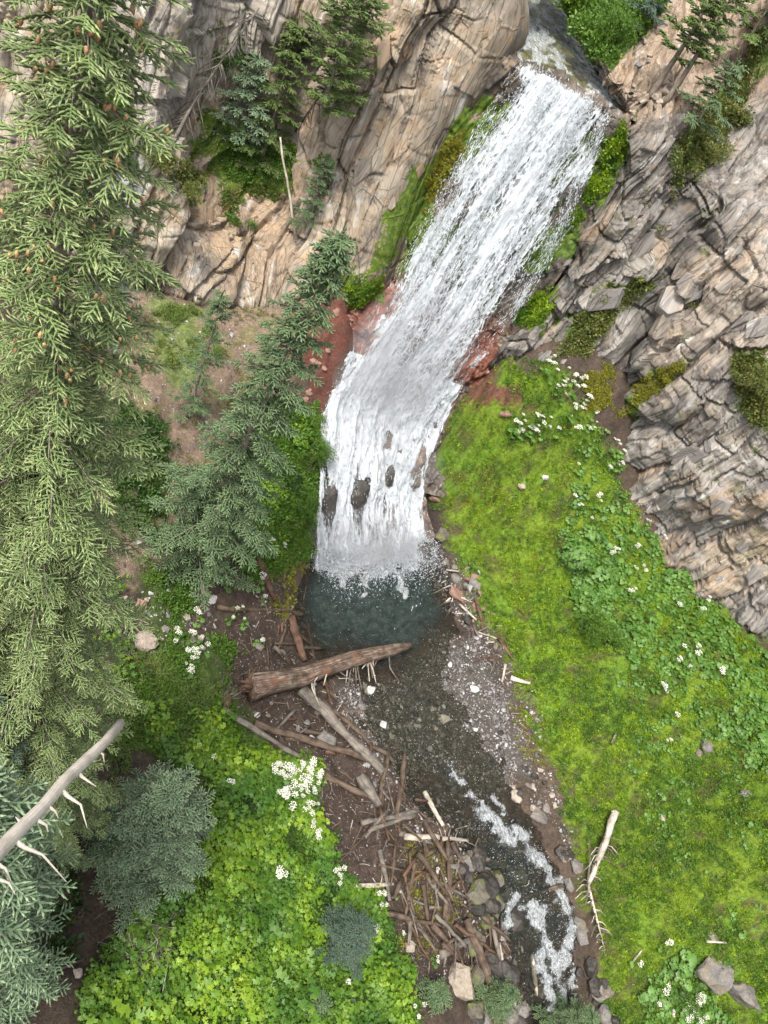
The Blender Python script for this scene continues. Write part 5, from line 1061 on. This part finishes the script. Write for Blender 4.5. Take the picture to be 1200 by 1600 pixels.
# the tangle: sticks only their colour tells apart
def TCOL(m, l): return m, l % {W_BROWN: 'dark brown', W_GREY: 'grey', W_PALE: 'pale', W_RED: 'reddish'}[m]
JAMC = [(600, 1200), (640, 1210), (660, 1260), (735, 1310), (760, 1400), (770, 1480), (700, 1500), (640, 1460), (600, 1400), (570, 1320), (560, 1240)]
R3 = random.Random(17); cnt = 0
while cnt < 95:
    x, y = R3.uniform(555, 775), R3.uniform(1190, 1510)
    if not bool(in_poly(x, y, JAMC)): continue
    ang = R3.gauss(1.35, .45) if R3.random() < .6 else R3.uniform(0, 3.14); L = R3.uniform(18, 85); x2, y2 = x + math.cos(ang) * L, y + math.sin(ang) * L
    w = R3.choice([2.5, 3.5, 4.5, 6, 8]); li = R3.uniform(.0, .45)
    log((x, y), (x2, y2), w, w * .7, *TCOL(R3.choice([W_BROWN, W_BROWN, W_BROWN, W_BROWN, W_GREY, W_GREY, W_RED]), '%s weathered stick tangled in the log jam left of the stream'), 'sticks tangled in the log jam', li, li + R3.uniform(-.1, .3), R3.choice([0, 0, 1]), name='stick', cat='driftwood'); cnt += 1
cnt = 0
while cnt < 34:
    x, y = R3.uniform(380, 600), R3.uniform(900, 1240)
    if not bool(in_poly(x, y, [(400, 920), (455, 950), (490, 1050), (560, 1080), (600, 1200), (480, 1200), (400, 1140), (400, 1000)])): continue
    ang = R3.uniform(0, 3.14); L = R3.uniform(12, 46); w = R3.choice([2.5, 3, 4, 6]); li = R3.uniform(.02, .2)
    log((x, y), (x + math.cos(ang) * L, y + math.sin(ang) * L), w, w * .7, *TCOL(R3.choice([W_BROWN, W_BROWN, W_GREY, W_RED]), '%s stick scattered on the dark soil left of the pool'), 'sticks left of the pool', li, li, 0, name='stick', cat='driftwood'); cnt += 1
for k in range(26):
    x, y = R3.uniform(690, 790), 0; y = 900 + (x - 690) * 1.3 + R3.uniform(-30, 40); ang = R3.uniform(0, 3.14); L = R3.uniform(10, 34)
    log((x, y), (x + math.cos(ang) * L, y + math.sin(ang) * L), 2.6, 1.8, *TCOL(R3.choice([W_RED, W_PALE, W_GREY]), 'thin %s stick stranded on the right bank below the moss'), 'sticks on the right bank', .08, .1, 0, name='stick', cat='driftwood')
# torn stump
p, _ = hit(352, 1092); root = empty('tree_stump', p, 'torn stump with a fan of dry grey roots left of the rotten log', 'stump'); rg = np.random.default_rng(8)
link('trunk', wtube([(0, 0, -.1), (.05, -.25, .2), (.1, -.5, .3)], [.34, .36, .24], 9, .2, 3), W_RED, root)
for k in range(26):
    d = np.array([-.1 + rg.normal() * .5, .5 + rg.random() * .6, rg.uniform(.1, .9)]); ln = rg.uniform(.4, .8); link('root', wtube([(0, 0, .05), d * ln * .5 + rg.normal(size=3) * .05, d * ln + rg.normal(size=3) * .08], [.05, .025, .006], 4, 0, k), W_GREY, root)
# leaning dead snag with broken stubs, close to the camera, lower left
A0, A1 = PD(188, 1130, 11.5), PD(-60, 1392, 7.0); bot = A1 + (A1 - A0) * 1.3
root = empty('dead_snag', bot, 'bare pale snag with broken branch stubs leaning in from the left edge', 'dead tree'); rg = np.random.default_rng(12)
P = bend(bot - bot, A0 - bot, 16, .012, rg); link('trunk', wtube(P, np.linspace(.1, .065, 16) * (1 + .06 * rg.normal(size=16)), 12, .1, 5), W_SNAG, root)
ax = (A0 - bot) / np.linalg.norm(A0 - bot); rt = xc; dn = -yc
for k, (f, s, ln) in enumerate([(.97, 1, .18), (.90, 1, .55), (.87, 1, .25), (.83, 1, .7), (.80, -1, .2), (.78, 1, 1.1), (.74, 1, .5), (.71, 1, .9), (.69, -1, .3), (.66, 1, 1.3), (.62, 1, .6), (.6, 1, 1.0), (.57, 1, 1.5), (.53, 1, 1.1), (.5, -1, .6)]):
    ln *= .55
    q = (A0 - bot) * f; d = (rt * .75 + dn * .55 + rg.normal(size=3) * .12) * s; m_ = q + d * ln * .55 + ax * .1 * ln; e = m_ + (d * .5 + dn * (.6 if ln > .6 else .1) + rg.normal(size=3) * .2) * ln * .5
    link('branch_stub', wtube([q, q + d * ln * .25, m_, e], [.034, .024, .014, .004], 6, .1, k), W_SNAG, root)
# dead tree lying along the right side of the rapids
root, p0, p1 = log((950, 1274), (908, 1388), 13, 9, W_PALE, 'fallen dead tree with a comb of bare twigs right of the rapids', None, .5, .5, name='fallen_tree', cat='dead tree')
p2, _ = hit(938, 1488); p2 = p2 + [0, 0, .4]; link('trunk', wtube([p1 - p0, (p1 + p2) / 2 - p0, p2 - p0], [.09, .06, .02], 7, .1, 9), W_PALE, root)
q0, _ = hit(912, 1312); link('trunk', wtube([q0 - p0 + [0, 0, .5], (q0 + p1) / 2 - p0 + [0, 0, .4], p1 - p0 - [0, 0, .05]], [.02, .05, .07], 7, .1, 11), W_GREY, root)
link('branch_stub', wtube([(0.0, 0, 0), PZ(956, 1268, p0[2] + .2) - p0], [.1, .03], 6, .1, 10), W_PALE, root)
rg = np.random.default_rng(31)
for k in range(64):
    f = k / 64; base_ = (p1 - p0) * (.35 + f * 1.3) if f < .5 else (p1 - p0) + (p2 - p1) * ((f - .5) * 2); s = -1 if rg.random() < .62 else 1
    d = s * (rt * .9) + dn * .35 + rg.normal(size=3) * .22; d[2] = abs(d[2]) * .4 + .12; ln = rg.uniform(.5, 1.5) * (1 - .4 * f)
    link('twig', wtube([base_, base_ + d * ln * .5, base_ + d * ln + dn * ln * .3], [.042, .032, .014], 4, 0, k), (W_GREY, W_RED, W_PALE)[k % 3], root)
# pole and dead tree on the left cliff
a, _ = hit(438, 214); b_, _ = hit(462, 372); a = PY(438, 214, min(a[1], 39) - .5); b_ = PY(462, 372, a[1] - .6); root = empty('dead_pole', b_, 'thin straight white dead pole standing in the cliff gully', 'dead tree'); link('trunk', wtube(bend(b_ - b_, a - b_, 6, .02, rg), np.linspace(.085, .05, 6), 7, .05, 2), W_PALE, root)
def dead_tree(pts, r0, label, seed, n, ln, mat, name='dead_tree'):
    rg = np.random.default_rng(seed); P = []
    for (x, y, o) in pts:
        h_, nn_ = hit(x, y); P.append(h_ + (np.array([0, 0, H]) - h_) / np.linalg.norm(np.array([0, 0, H]) - h_) * o)
    P = np.array(P); root = empty(name, P[-1], label, 'dead tree'); Q_ = P - P[-1]; link('trunk', wtube(Q_, np.linspace(r0 * .3, r0, len(Q_)), 7, .05, seed), mat, root); mb_ = None
    for k in range(n):
        f = rg.random() * .85; s = f * (len(Q_) - 1); i = int(s); q = Q_[i] + (Q_[i + 1] - Q_[i]) * (s - i); ax_ = (Q_[0] - Q_[-1]); ax_ /= np.linalg.norm(ax_); d = rg.normal(size=3); d -= ax_ * (d @ ax_); d /= np.linalg.norm(d); d = d * .6 - ax_ * .3 - np.array([0, 0, .5]); l_ = ln * rg.uniform(.4, 1.1)
        link('branch', wtube([q, q + d * l_ * .5 + rg.normal(size=3) * .05, q + d * l_ + rg.normal(size=3) * .15], [.036, .026, .012], 4, 0, k), mat, root)
dead_tree([(405, 12, 1.4), (350, 90, 1.5), (300, 165, 1.2), (265, 232, .4)], .10, 'grey dead conifer with fine bare branches fallen against the left cliff', 41, 60, 1.5, W_GREY)
dead_tree([(520, 120, 2.2), (492, 160, 1.6), (462, 205, .4)], .06, 'bare grey branches hanging below the pine on the left cliff', 42, 26, 1.0, W_GREY)
# heap of dry brush
p, _ = hit(208, 1485); root = empty('brush_pile', p, 'heap of dry grey bare branches below the round spruce', 'brush pile'); rg = np.random.default_rng(51)
for k in range(95):
    a = rg.uniform(0, 6.28); c = np.array([rg.normal() * .5, rg.normal() * .5, rg.uniform(.05, .45)]); d = np.array([math.cos(a), math.sin(a), rg.uniform(-.1, .35)]) * rg.uniform(.35, .95)
    link('branch', wtube([c - d, c + rg.normal(size=3) * .08, c + d], [.018, .013, .005], 4, 0, k), W_GREY if k % 3 else W_PALE, root)

# ================================================================== ROCKS
def stone_mat(name, c, var=.5, rough=.75, tan=None):
    t = NT(name); n = t.noise(t.pos(), 4, 7, .7, .4); n2 = t.noise(t.pos(), 22, 5, .7); col = t.mix(1., c, t.ramp(n, [(.3, 1 - var), (.5, 1.), (.7, 1 + var)]), 'MULTIPLY')
    col = t.mix(t.ramp(n2, [(.38, .6), (.5, 0.)]), col, tuple(x * .4 for x in c))
    if tan: col = t.mix(t.ramp(t.noise(t.pos(), 1.7, 4, .6), [(.5, 0.), (.6, .7)]), col, tan)
    return t.done(col, rough, t.bump(n2, .6, .04, t.bump(n, .6, .12)), .3)
S_WHITE = stone_mat('white_stone', (.42, .4, .375), .2); S_GREY = stone_mat('mid_grey_stone', (.14, .13, .12), .5, .7, (.15, .12, .08)); S_TAN = stone_mat('tan_boulder_stone', (.25, .21, .165), .35); S_WET = stone_mat('wet_black_stone', (.032, .028, .025), .6, .35, (.055, .046, .037)); S_RED = stone_mat('reddish_stone', (.2, .12, .09), .4); S_PINK = stone_mat('pale_pink_stone', (.28, .23, .19), .3); S_MOSSY = stone_mat('mossy_stone', (.09, .08, .06), .5, .7, (.1, .13, .02))
def boulder_mesh(seed, n=22, sq=(1, .8, .65)):
    rg = np.random.default_rng(seed); bm = bmesh.new(); P = rg.normal(size=(n, 3)); P /= np.linalg.norm(P, axis=1)[:, None]; P *= rg.uniform(.72, 1, (n, 1)) * .5; P = np.clip(P, -.4, .4) * np.array(sq) * 1.15
    for p in P: bm.verts.new(p)
    r = bmesh.ops.convex_hull(bm, input=bm.verts); bmesh.ops.delete(bm, geom=[g for g in r['geom_interior'] if isinstance(g, bmesh.types.BMVert)], context='VERTS')
    bmesh.ops.triangulate(bm, faces=bm.faces); bmesh.ops.subdivide_edges(bm, edges=bm.edges, cuts=3, use_grid_fill=True)
    for v in bm.verts:
        q = np.array([v.co[:]]); v.co += Vector(q[0] / (np.linalg.norm(q[0]) + 1e-6)) * float(fbm(q * 3.5 + seed, 3, seed)[0] * .035 + fbm(q * 9 + seed, 2, seed)[0] * .018)
    me = bpy.data.meshes.new('boulder'); bm.to_mesh(me); bm.free(); return me
BM_ = [boulder_mesh(600 + k, 16 + k, (1, .75 + .03 * (k % 5), .5 + .05 * (k % 4))) for k in range(10)]
RC_ = {}
def rock(px, py, w, mat, label, group=None, hgt=1.0, sink=.25, seed=None, name='boulder', az=None, asp=1.0, cat='rock', lift=0, p=None):
    k = len(bpy.data.objects); rg = random.Random(seed or k); me0 = BM_[rg.randrange(len(BM_))]; key = (me0.name, mat.name)
    if key not in RC_: m2 = me0.copy(); m2.materials.clear(); m2.materials.append(mat); RC_[key] = m2
    if p is None: p, _ = hit(px, py)
    s = w * depth_of(p) / F; o = link(name, RC_[key], None, None, None, label, cat, group); o.scale = (s, s * asp, s * hgt); o.rotation_euler = (rg.uniform(-.25, .25), rg.uniform(-.25, .25), rg.uniform(0, 6.28) if az is None else az); o.location = Vector(p) + Vector((0, 0, s * hgt * (.3 - sink) + lift)); return o
for a in [(692, 1124, 24, S_WHITE, 'lone white rock in the shallow stream'), (510, 1160, 38, S_GREY, 'flat grey slab rock between the logs'), (578, 1080, 20, S_WHITE, 'pale grey rock below the tip of the rotten log'), (720, 932, 44, S_RED, 'flat reddish boulder on the right bank of the pool'), (742, 912, 26, S_GREY, 'angular grey rock above the flat reddish boulder'), (712, 905, 22, S_GREY, 'small grey rock left of the angular one on the right bank'),
          (640, 1480, 22, S_PINK, 'small tan rock beside the bottom left edge of the jam'), (842, 1274, 34, S_GREY, 'grey rock with white marks right of the upper rapids'), (806, 1246, 26, S_PINK, 'pale flat rock at the right edge of the stream'), (738, 1078, 22, S_WHITE, 'pale rock on the gravel bar'), (600, 1130, 26, S_WET, 'dark rock in the shallow water left of the white rock'),
          (770, 1338, 46, S_WET, 'dark boulder at the top left of the rapids'), (757, 1385, 62, S_WET, 'large black boulder left of the rapids'), (728, 1352, 34, S_GREY, 'grey boulder at the end of the pale splintered log'), (868, 1436, 44, S_WET, 'brown wet boulder splitting the lower rapids'), (778, 1532, 80, S_WET, 'big black boulder at the bottom left of the rapids'), (838, 1500, 52, S_WET, 'rounded dark boulder in the middle of the lower rapids'), (846, 1546, 28, S_GREY, 'small grey boulder under the rounded dark one'), (752, 1590, 46, S_WET, 'dark boulder at the bottom edge left of the stream'),
          (938, 1548, 50, S_GREY, 'grey boulder at the right foot of the rapids'), (924, 1512, 34, S_WET, 'dark rock below the fallen dead tree'), (930, 1590, 40, S_WET, 'dark boulder at the bottom edge right of the stream'), (875, 1330, 24, S_WET, 'dark rock right of the upper rapids'), (800, 1290, 20, S_WET, 'small black rock in the upper rapids'), (900, 1350, 24, S_GREY, 'grey rock beneath the twigs of the fallen tree'),
          (1112, 1466, 24, S_GREY, 'light grey stone above the pale stick on the lower slope'), (1112, 1522, 70, S_GREY, 'broad grey ledge rock in the lower right'), (1160, 1560, 60, S_GREY, 'grey boulder in the bottom right corner'), (1105, 1166, 30, S_GREY, 'grey rock poking out of the moss near the right edge'), (1092, 1178, 18, S_GREY, 'small rock left of the one poking out of the moss'), (1166, 1242, 26, S_GREY, 'dark grey rock at the right edge of the mossy slope'), (1035, 1278, 12, S_PINK, 'small pale stone in the middle of the lower moss slope'),
          (226, 1004, 46, S_PINK, 'large broken pale pink rock by the path bend'), (192, 968, 34, S_PINK, 'pale rock above the large broken one on the path'), (218, 945, 30, S_RED, 'reddish rock at the top of the bare path'), (332, 938, 22, S_WHITE, 'white rock at the left end of the straight dark log'), (290, 966, 20, S_PINK, 'pale rock in the herbs left of the dark log'), (318, 922, 18, S_PINK, 'small pale rock under the foot of the tall spruce'), (300, 1000, 16, S_GREY, 'small grey rock among the white flowers on the left'),
          (136, 1546, 26, S_GREY, 'grey rock on the path at the lower left'), (120, 1520, 20, S_PINK, 'pale stone on the path at the lower left'), (256, 1562, 24, S_GREY, 'half buried grey rock under the bright leaves'), (662, 862, 54, S_WET, 'dark wet boulder at the right foot of the cascade'), (690, 838, 36, S_MOSSY, 'mossy boulder above the right foot of the cascade'), (652, 910, 28, S_WET, 'small dark boulder at the right edge of the pool'), (680, 782, 26, S_RED, 'red brown rock beside the right edge of the cascade'),
          (815, 760, 16, S_PINK, 'pale stone in the upper moss slope'), (790, 648, 22, S_RED, 'brown stone under the red rock band'), (852, 746, 14, S_WHITE, 'small white stone in the upper moss slope'), (404, 1012, 18, S_GREY, 'grey rock on the soil left of the pool'), (440, 1022, 16, S_GREY, 'small grey rock by the curved red log')]:
    rock(*a)
rock(716, 1540, 66, S_TAN, 'large pale tan boulder at the bottom between jam and stream', hgt=1.0, sink=.2, seed=4)
# rocks that part the cascade
for (x, y, off_, w, hg, lb) in [(562, 776, .3, 50, 1.9, 'tall brown rock parting the cascade in the middle'), (514, 784, .3, 46, 1.9, 'brown rock parting the cascade at its left edge'), (610, 742, .25, 26, 2.0, 'small slender rock showing through the middle cascade'), (574, 752, .25, 30, 1.5, 'rock shoulder above the tall rock in the cascade')]:
    d = seg_dist(0, 0, [(0, 0), (1, 1)]); bx, by = proj(KB.reshape(-1, 3)); i = np.argmin(np.hypot(bx - x, by - y)); p = KB.reshape(-1, 3)[i] + KN.reshape(-1, 3)[i] * off_
    o = rock(x, y, w * .75, S_WET, lb, hgt=hg * 1.7, asp=.8, p=p, seed=x); fl_ = KB.reshape(-1, 3)[min(i + 900, len(bx) - 1)] - KB.reshape(-1, 3)[i]; o.location = Vector(p) - Vector(KN.reshape(-1, 3)[i]) * .28; o.rotation_euler = Vector(-fl_).to_track_quat('Z', 'Y').to_euler()
rg5 = random.Random(23)
def many(poly, n, wr, mats, label, group):
    c = 0
    while c < n:
        x = rg5.uniform(min(p[0] for p in poly), max(p[0] for p in poly)); y = rg5.uniform(min(p[1] for p in poly), max(p[1] for p in poly))
        if not bool(in_poly(x, y, poly)): continue
        mt = rg5.choice(mats); rock(x, y, rg5.uniform(*wr) * rg5.uniform(.7, 1.1), mt, label.replace('dark ', '').replace('grey ', '').replace('pale ', '') if len(mats) == 1 else {S_WET: 'dark ', S_GREY: 'grey ', S_MOSSY: 'mossy ', S_PINK: 'pale ', S_RED: 'reddish ', S_WHITE: 'whitish '}[mt] + label.replace('dark ', '').replace('grey ', '').replace('pale ', ''), group, seed=rg5.randrange(9999), name='stone', sink=.05 if 'rapids' in group else .25); c += 1
many([(700, 1330), (800, 1320), (830, 1400), (800, 1470), (850, 1560), (840, 1600), (730, 1600), (720, 1450)], 64, (16, 46), [S_WET, S_WET, S_GREY, S_MOSSY], 'dark angular rock in the heap left of the rapids', 'rocks heaped left of the rapids')
many([(880, 1280), (905, 1380), (930, 1480), (960, 1600), (900, 1600), (905, 1480), (880, 1380)], 26, (14, 34), [S_WET, S_WET, S_GREY], 'dark rock along the right edge of the rapids', 'rocks right of the rapids')
many([(760, 1195), (860, 1200), (880, 1290), (830, 1270), (780, 1240)], 18, (8, 18), [S_WET, S_GREY, S_PINK], 'small rock on the right bank above the rapids', 'rocks above the rapids')
many([(690, 860), (740, 890), (770, 990), (800, 1030), (760, 1010), (700, 940), (660, 880)], 26, (9, 22), [S_WET, S_GREY, S_RED], 'rock on the dark right bank of the pool', 'rocks on the right bank of the pool')
many([(690, 1010), (760, 1010), (810, 1180), (760, 1200), (650, 1120), (660, 1030)], 26, (7, 13), [S_GREY, S_WET, S_WHITE], 'small stone on the gravel bar', 'stones on the gravel bar')
many([(560, 1060), (680, 1060), (740, 1230), (680, 1240), (560, 1120)], 34, (9, 18), [S_WET, S_WET, S_GREY], 'submerged dark stone on the shallow stream bed', 'stones under the shallow water')
many([(180, 930), (250, 930), (330, 960), (330, 1010), (230, 1030), (170, 1000)], 26, (8, 18), [S_PINK, S_GREY, S_PINK], 'pale broken stone beside the bare path', 'stones beside the path')
many([(380, 1060), (500, 1060), (560, 1180), (480, 1190), (390, 1130)], 18, (8, 18), [S_GREY, S_WET, S_WHITE], 'grey stone on the dark soil under the logs', 'stones under the logs')
many([(820, 20), (860, 10), (940, 120), (900, 130), (830, 80)], 12, (7, 13), [S_MOSSY, S_WET], 'dark stone in the bed of the upper stream', 'stones in the upper stream')
many([(960, 60), (1060, 60), (1060, 180), (990, 190)], 12, (10, 26), [S_GREY, S_PINK], 'grey rock on the slope beside the upper stream', 'rocks by the upper stream')
many([(485, 470), (560, 470), (540, 530), (490, 600), (480, 680), (470, 600)], 16, (8, 18), [S_RED], 'red clay block on the bank left of the falls', 'red blocks left of the falls')

# slabs that stand proud of the cliffs, each a piece of its cliff
def slab_mesh(seed, col):
    rg = np.random.default_rng(seed); bm = bmesh.new(); v = []
    n = rg.integers(4, 6); ang = np.sort(rg.uniform(0, 6.28, n)); ang = np.arange(n) * 6.283 / n + rg.uniform(-.35, .35, n); pr = np.c_[np.cos(ang) * .5 * rg.uniform(.7, 1.1, n), np.sin(ang) * .5 * rg.uniform(.7, 1.1, n)]
    t1, t2 = rg.uniform(-.22, .22, 2)
    P = [(x, y, -.5) for x, y in pr] + [(x * .88, y * .88, .22 + t1 * x + t2 * y) for x, y in pr]
    for p in P: bm.verts.new(p)
    bmesh.ops.convex_hull(bm, input=bm.verts); bmesh.ops.bevel(bm, geom=bm.edges[:], offset=.03, segments=1, affect='EDGES'); me = bpy.data.meshes.new('rock_slab'); bm.to_mesh(me); bm.free()
    color_attr(me, np.array([col] * len(me.vertices))); float_attr(me, np.zeros(len(me.vertices)), 'moss'); co = np.array([x.co[:] for x in me.vertices]); a = me.attributes.new('grain', 'FLOAT_VECTOR', 'POINT'); a.data.foreach_set('vector', (co[:, [0, 2, 1]] * np.array([1, 1, 1.6]) + seed * 1.7).astype(np.float32).ravel()); return me
def slabs(parent, mat, polys, n, cols, smin, smax, along, seed):
    rg = np.random.default_rng(seed); ms = [slab_mesh(seed + k, cols[k % len(cols)]) for k in range(12)]
    for m in ms: m.materials.append(mat)
    tot = 0
    for pl in polys:
        P, N, _ = hits_poly(pl, n, rg)
        for p, nn_ in zip(P, N):
            nv_ = nn_ * .8 + np.array([rg.normal() * .2, -.3, .1]); Z_ = nv_ / np.linalg.norm(nv_); Y_ = np.array(along) + rg.normal(size=3) * .12; Xa = np.cross(Y_, Z_); Xa /= np.linalg.norm(Xa); Y_ = np.cross(Z_, Xa)
            s = smin * (smax / smin) ** (rg.random() ** 1.6); o = link('rock_slab', ms[rg.integers(12)], None, parent); o.matrix_world = Matrix((tuple(np.array([Xa[i] * s, Y_[i] * s * rg.uniform(1.2, 2.0) if False else Y_[i] * s * 1.6, Z_[i] * s * .55]).tolist()) + (float(p[i] - Z_[i] * s * .05),) for i in range(3))).to_4x4() if False else Matrix([[float(Xa[i] * s), float(Y_[i] * s * 1.7), float(Z_[i] * s * .5), float(p[i] - Z_[i] * s * .06)] for i in range(3)] + [[0, 0, 0, 1]]); tot += 1
slabs(cliff_right, ROCK_R, [[(1040, 400), (1120, 380), (1200, 330), (1200, 560), (1100, 560), (1010, 640), (1010, 540)], [(880, 400), (1000, 320), (1100, 300), (1000, 470), (900, 500)], [(990, 700), (1200, 680), (1200, 960), (1080, 880)]], 26, [(.27, .225, .18), (.19, .175, .16), (.13, .12, .112), (.23, .21, .19)], .35, 1.7, (.2, 0, 1), 1200)
slabs(cliff_right, ROCK_R, [[(780, 530), (860, 500), (930, 600), (850, 560)], [(1020, 200), (1100, 230), (960, 320)]], 8, [(.22, .2, .18), (.14, .13, .12)], .3, .9, (.2, 0, 1), 1300)
slabs(cliff_left, ROCK_L, [[(560, 430), (600, 250), (700, 60), (800, 20), (700, 180), (610, 400)], [(470, 440), (520, 240), (600, 60), (660, 80), (560, 300), (520, 440)], [(250, 440), (340, 440), (430, 450), (420, 340), (260, 330)], [(160, 440), (250, 440), (250, 60), (170, 20)]], 14, [(.27, .205, .145), (.25, .21, .17), (.22, .155, .1), (.3, .25, .2)], .25, 1.3, (.05, 0, 1), 1400)

# ================================================================== WHITE FLOWERS
PET = NT('white_petals'); PET.done((.66, .65, .56), .6); tl = PET.N('ShaderNodeBsdfTranslucent', ins={'Color': (.8, .8, .7)}); mx = PET.N('ShaderNodeMixShader'); mx.inputs[0].default_value = .3; PET.l.new(PET.b.outputs[0], mx.inputs[1]); PET.l.new(tl.outputs[0], mx.inputs[2]); PET.l.new(mx.outputs[0], PET.out.inputs[0]); PET = PET.m
STM = NT('green_stem'); STM.done((.11, .18, .04), .6); STM = STM.m
def umbel(seed):
    rg = np.random.default_rng(seed); bm = bmesh.new(); n = 15
    for k in range(n):
        a = k * 2.4; r = .125 * math.sqrt((k + .5) / n); m = Matrix.Translation((math.cos(a) * r + rg.normal() * .006, math.sin(a) * r + rg.normal() * .006, .03 - r * r * 2 + rg.normal() * .006)) @ Matrix.Diagonal((1, 1, .55, 1)); bmesh.ops.create_icosphere(bm, subdivisions=1, radius=.026 * rg.uniform(.7, 1.25), matrix=m)
    me = bpy.data.meshes.new('flower_head'); bm.to_mesh(me); bm.free(); me.materials.append(PET); return me
UM = [umbel(k) for k in range(4)]; PL = [leaf_clump(400 + k, 4, .15, .25, .28, 7, (.1, .5)) for k in range(3)]
for m in PL: m.materials.append(L_ROUND)
SM = []
for k in range(3): m_ = MB(); m_.tube([(0, 0, -.15), (.02, .01, .35), (.03, .02, .72)], [.014, .011, .007], 4); me = m_.mesh('stem'); me.materials.append(STM); SM.append(me)
FR = random.Random(77)
def flowers(pts, label, group, s=1.15):
    for (x, y) in pts:
        p, n = hit(x, y); root = empty('flowering_plant', p, label, 'wildflower', group); sc = s * FR.uniform(.75, 1.2); root.scale = (sc,) * 3; root.rotation_euler = (0, 0, FR.uniform(0, 6.28))
        o = link('leaves', PL[FR.randrange(3)], None, root); o['kind'] = 'stuff'
        for k in range(FR.choice([1, 1, 2, 2, 3])):
            t1 = (FR.uniform(-.28, .28), FR.uniform(-.28, .28)) if k else (FR.uniform(-.1, .1), FR.uniform(-.1, .1)); h_ = FR.uniform(.75, 1.1); st_ = link('stem', SM[FR.randrange(3)], None, root); st_.rotation_euler = (-t1[1], t1[0], 0); st_.scale = (1, 1, h_)
            f_ = link('flower_head', UM[FR.randrange(4)], None, root); f_.location = (math.sin(t1[0]) * .74 * h_ + .03, math.sin(t1[1]) * .74 * h_ + .02, .73 * h_); f_.scale = (FR.uniform(.6, 1.15),) * 3; f_.rotation_euler = (t1[1] * .8, t1[0], 0)
def rp(poly, n):
    out = []
    while len(out) < n:
        x = FR.uniform(min(p[0] for p in poly), max(p[0] for p in poly)); y = FR.uniform(min(p[1] for p in poly), max(p[1] for p in poly))
        if bool(in_poly(x, y, poly)): out.append((x, y))
    return out
flowers(rp([(792, 668), (822, 655), (865, 660), (864, 690), (835, 688), (800, 684)], 17), 'white-flowered umbel plant in the lower left patch below the cliff corner', 'umbel flowers below the cliff corner, left patch')
flowers(rp([(850, 580), (890, 578), (915, 620), (925, 680), (895, 688), (865, 640)], 24), 'white-flowered umbel plant in the dense patch below the cliff corner', 'umbel flowers below the cliff corner, dense patch')
flowers(rp([(945, 690), (965, 690), (975, 730), (955, 740), (948, 715)], 8), 'white-flowered umbel plant against the foot of the right cliff', 'umbel flowers against the right cliff')
flowers([(893, 738), (886, 790), (897, 797), (925, 788), (930, 796), (946, 742)], 'white-flowered umbel plant in the upper middle of the mossy slope', 'umbel flowers high on the moss slope')
flowers([(915, 820), (947, 875), (985, 895), (1000, 898), (955, 870), (985, 862), (972, 932), (984, 930), (1034, 866), (1026, 850), (1037, 912), (1085, 965), (1110, 940), (1057, 1020), (1062, 1050), (1072, 1033), (1050, 1040), (1082, 1020), (1112, 1065), (1117, 1052), (1028, 1085), (1022, 1080), (1045, 1125), (1028, 1165), (1078, 1030), (1098, 948), (1050, 955)], 'white-flowered umbel plant scattered in the round leaves under the right cliff', 'umbel flowers in the round leaves')
flowers(rp([(1050, 1560), (1075, 1540), (1100, 1560), (1090, 1600), (1050, 1600)], 14), 'white-flowered umbel plant at the bottom right edge of the picture', 'umbel flowers at the bottom right')
flowers([(1027, 1477), (1020, 1555), (1047, 1530), (1018, 1570), (1043, 1590), (990, 1508), (985, 1515)], 'white-flowered umbel plant on the lowest moss slope', 'umbel flowers on the lowest slope')
flowers(rp([(262, 1000), (285, 985), (310, 965), (330, 1010), (300, 1060), (290, 1075)], 13), 'white-flowered umbel plant between path and rotten log', 'umbel flowers beside the path', 1.1)
flowers([(350, 920), (365, 962), (376, 958), (378, 976), (402, 918), (410, 942), (404, 1010), (422, 852), (440, 862), (358, 975)], 'white-flowered umbel plant on the bank left of the pool', 'umbel flowers left of the pool', 1.1)
flowers(rp([(405, 1195), (425, 1195), (470, 1205), (500, 1200), (495, 1240), (490, 1285), (440, 1265), (420, 1230)], 34), 'white-flowered umbel plant in the big cluster above the bright thicket', 'umbel flowers above the bright thicket', 1.3)
flowers([(482, 1298), (492, 1305), (490, 1320), (527, 1362), (522, 1372), (528, 1378), (588, 1408), (592, 1418), (574, 1460), (540, 1468), (560, 1486), (430, 1378), (426, 1372), (348, 1232), (308, 1180), (332, 1192), (535, 1535), (585, 1550)], 'white-flowered umbel plant dotted along the edge of the bright thicket', 'umbel flowers along the thicket edge', 1.2)
flowers([(625, 1462), (646, 1590), (640, 1578), (655, 1575), (674, 1505), (620, 1398), (690, 1380), (675, 1366)], 'white-flowered umbel plant near the tan boulder and the jam', 'umbel flowers near the tan boulder', .85)
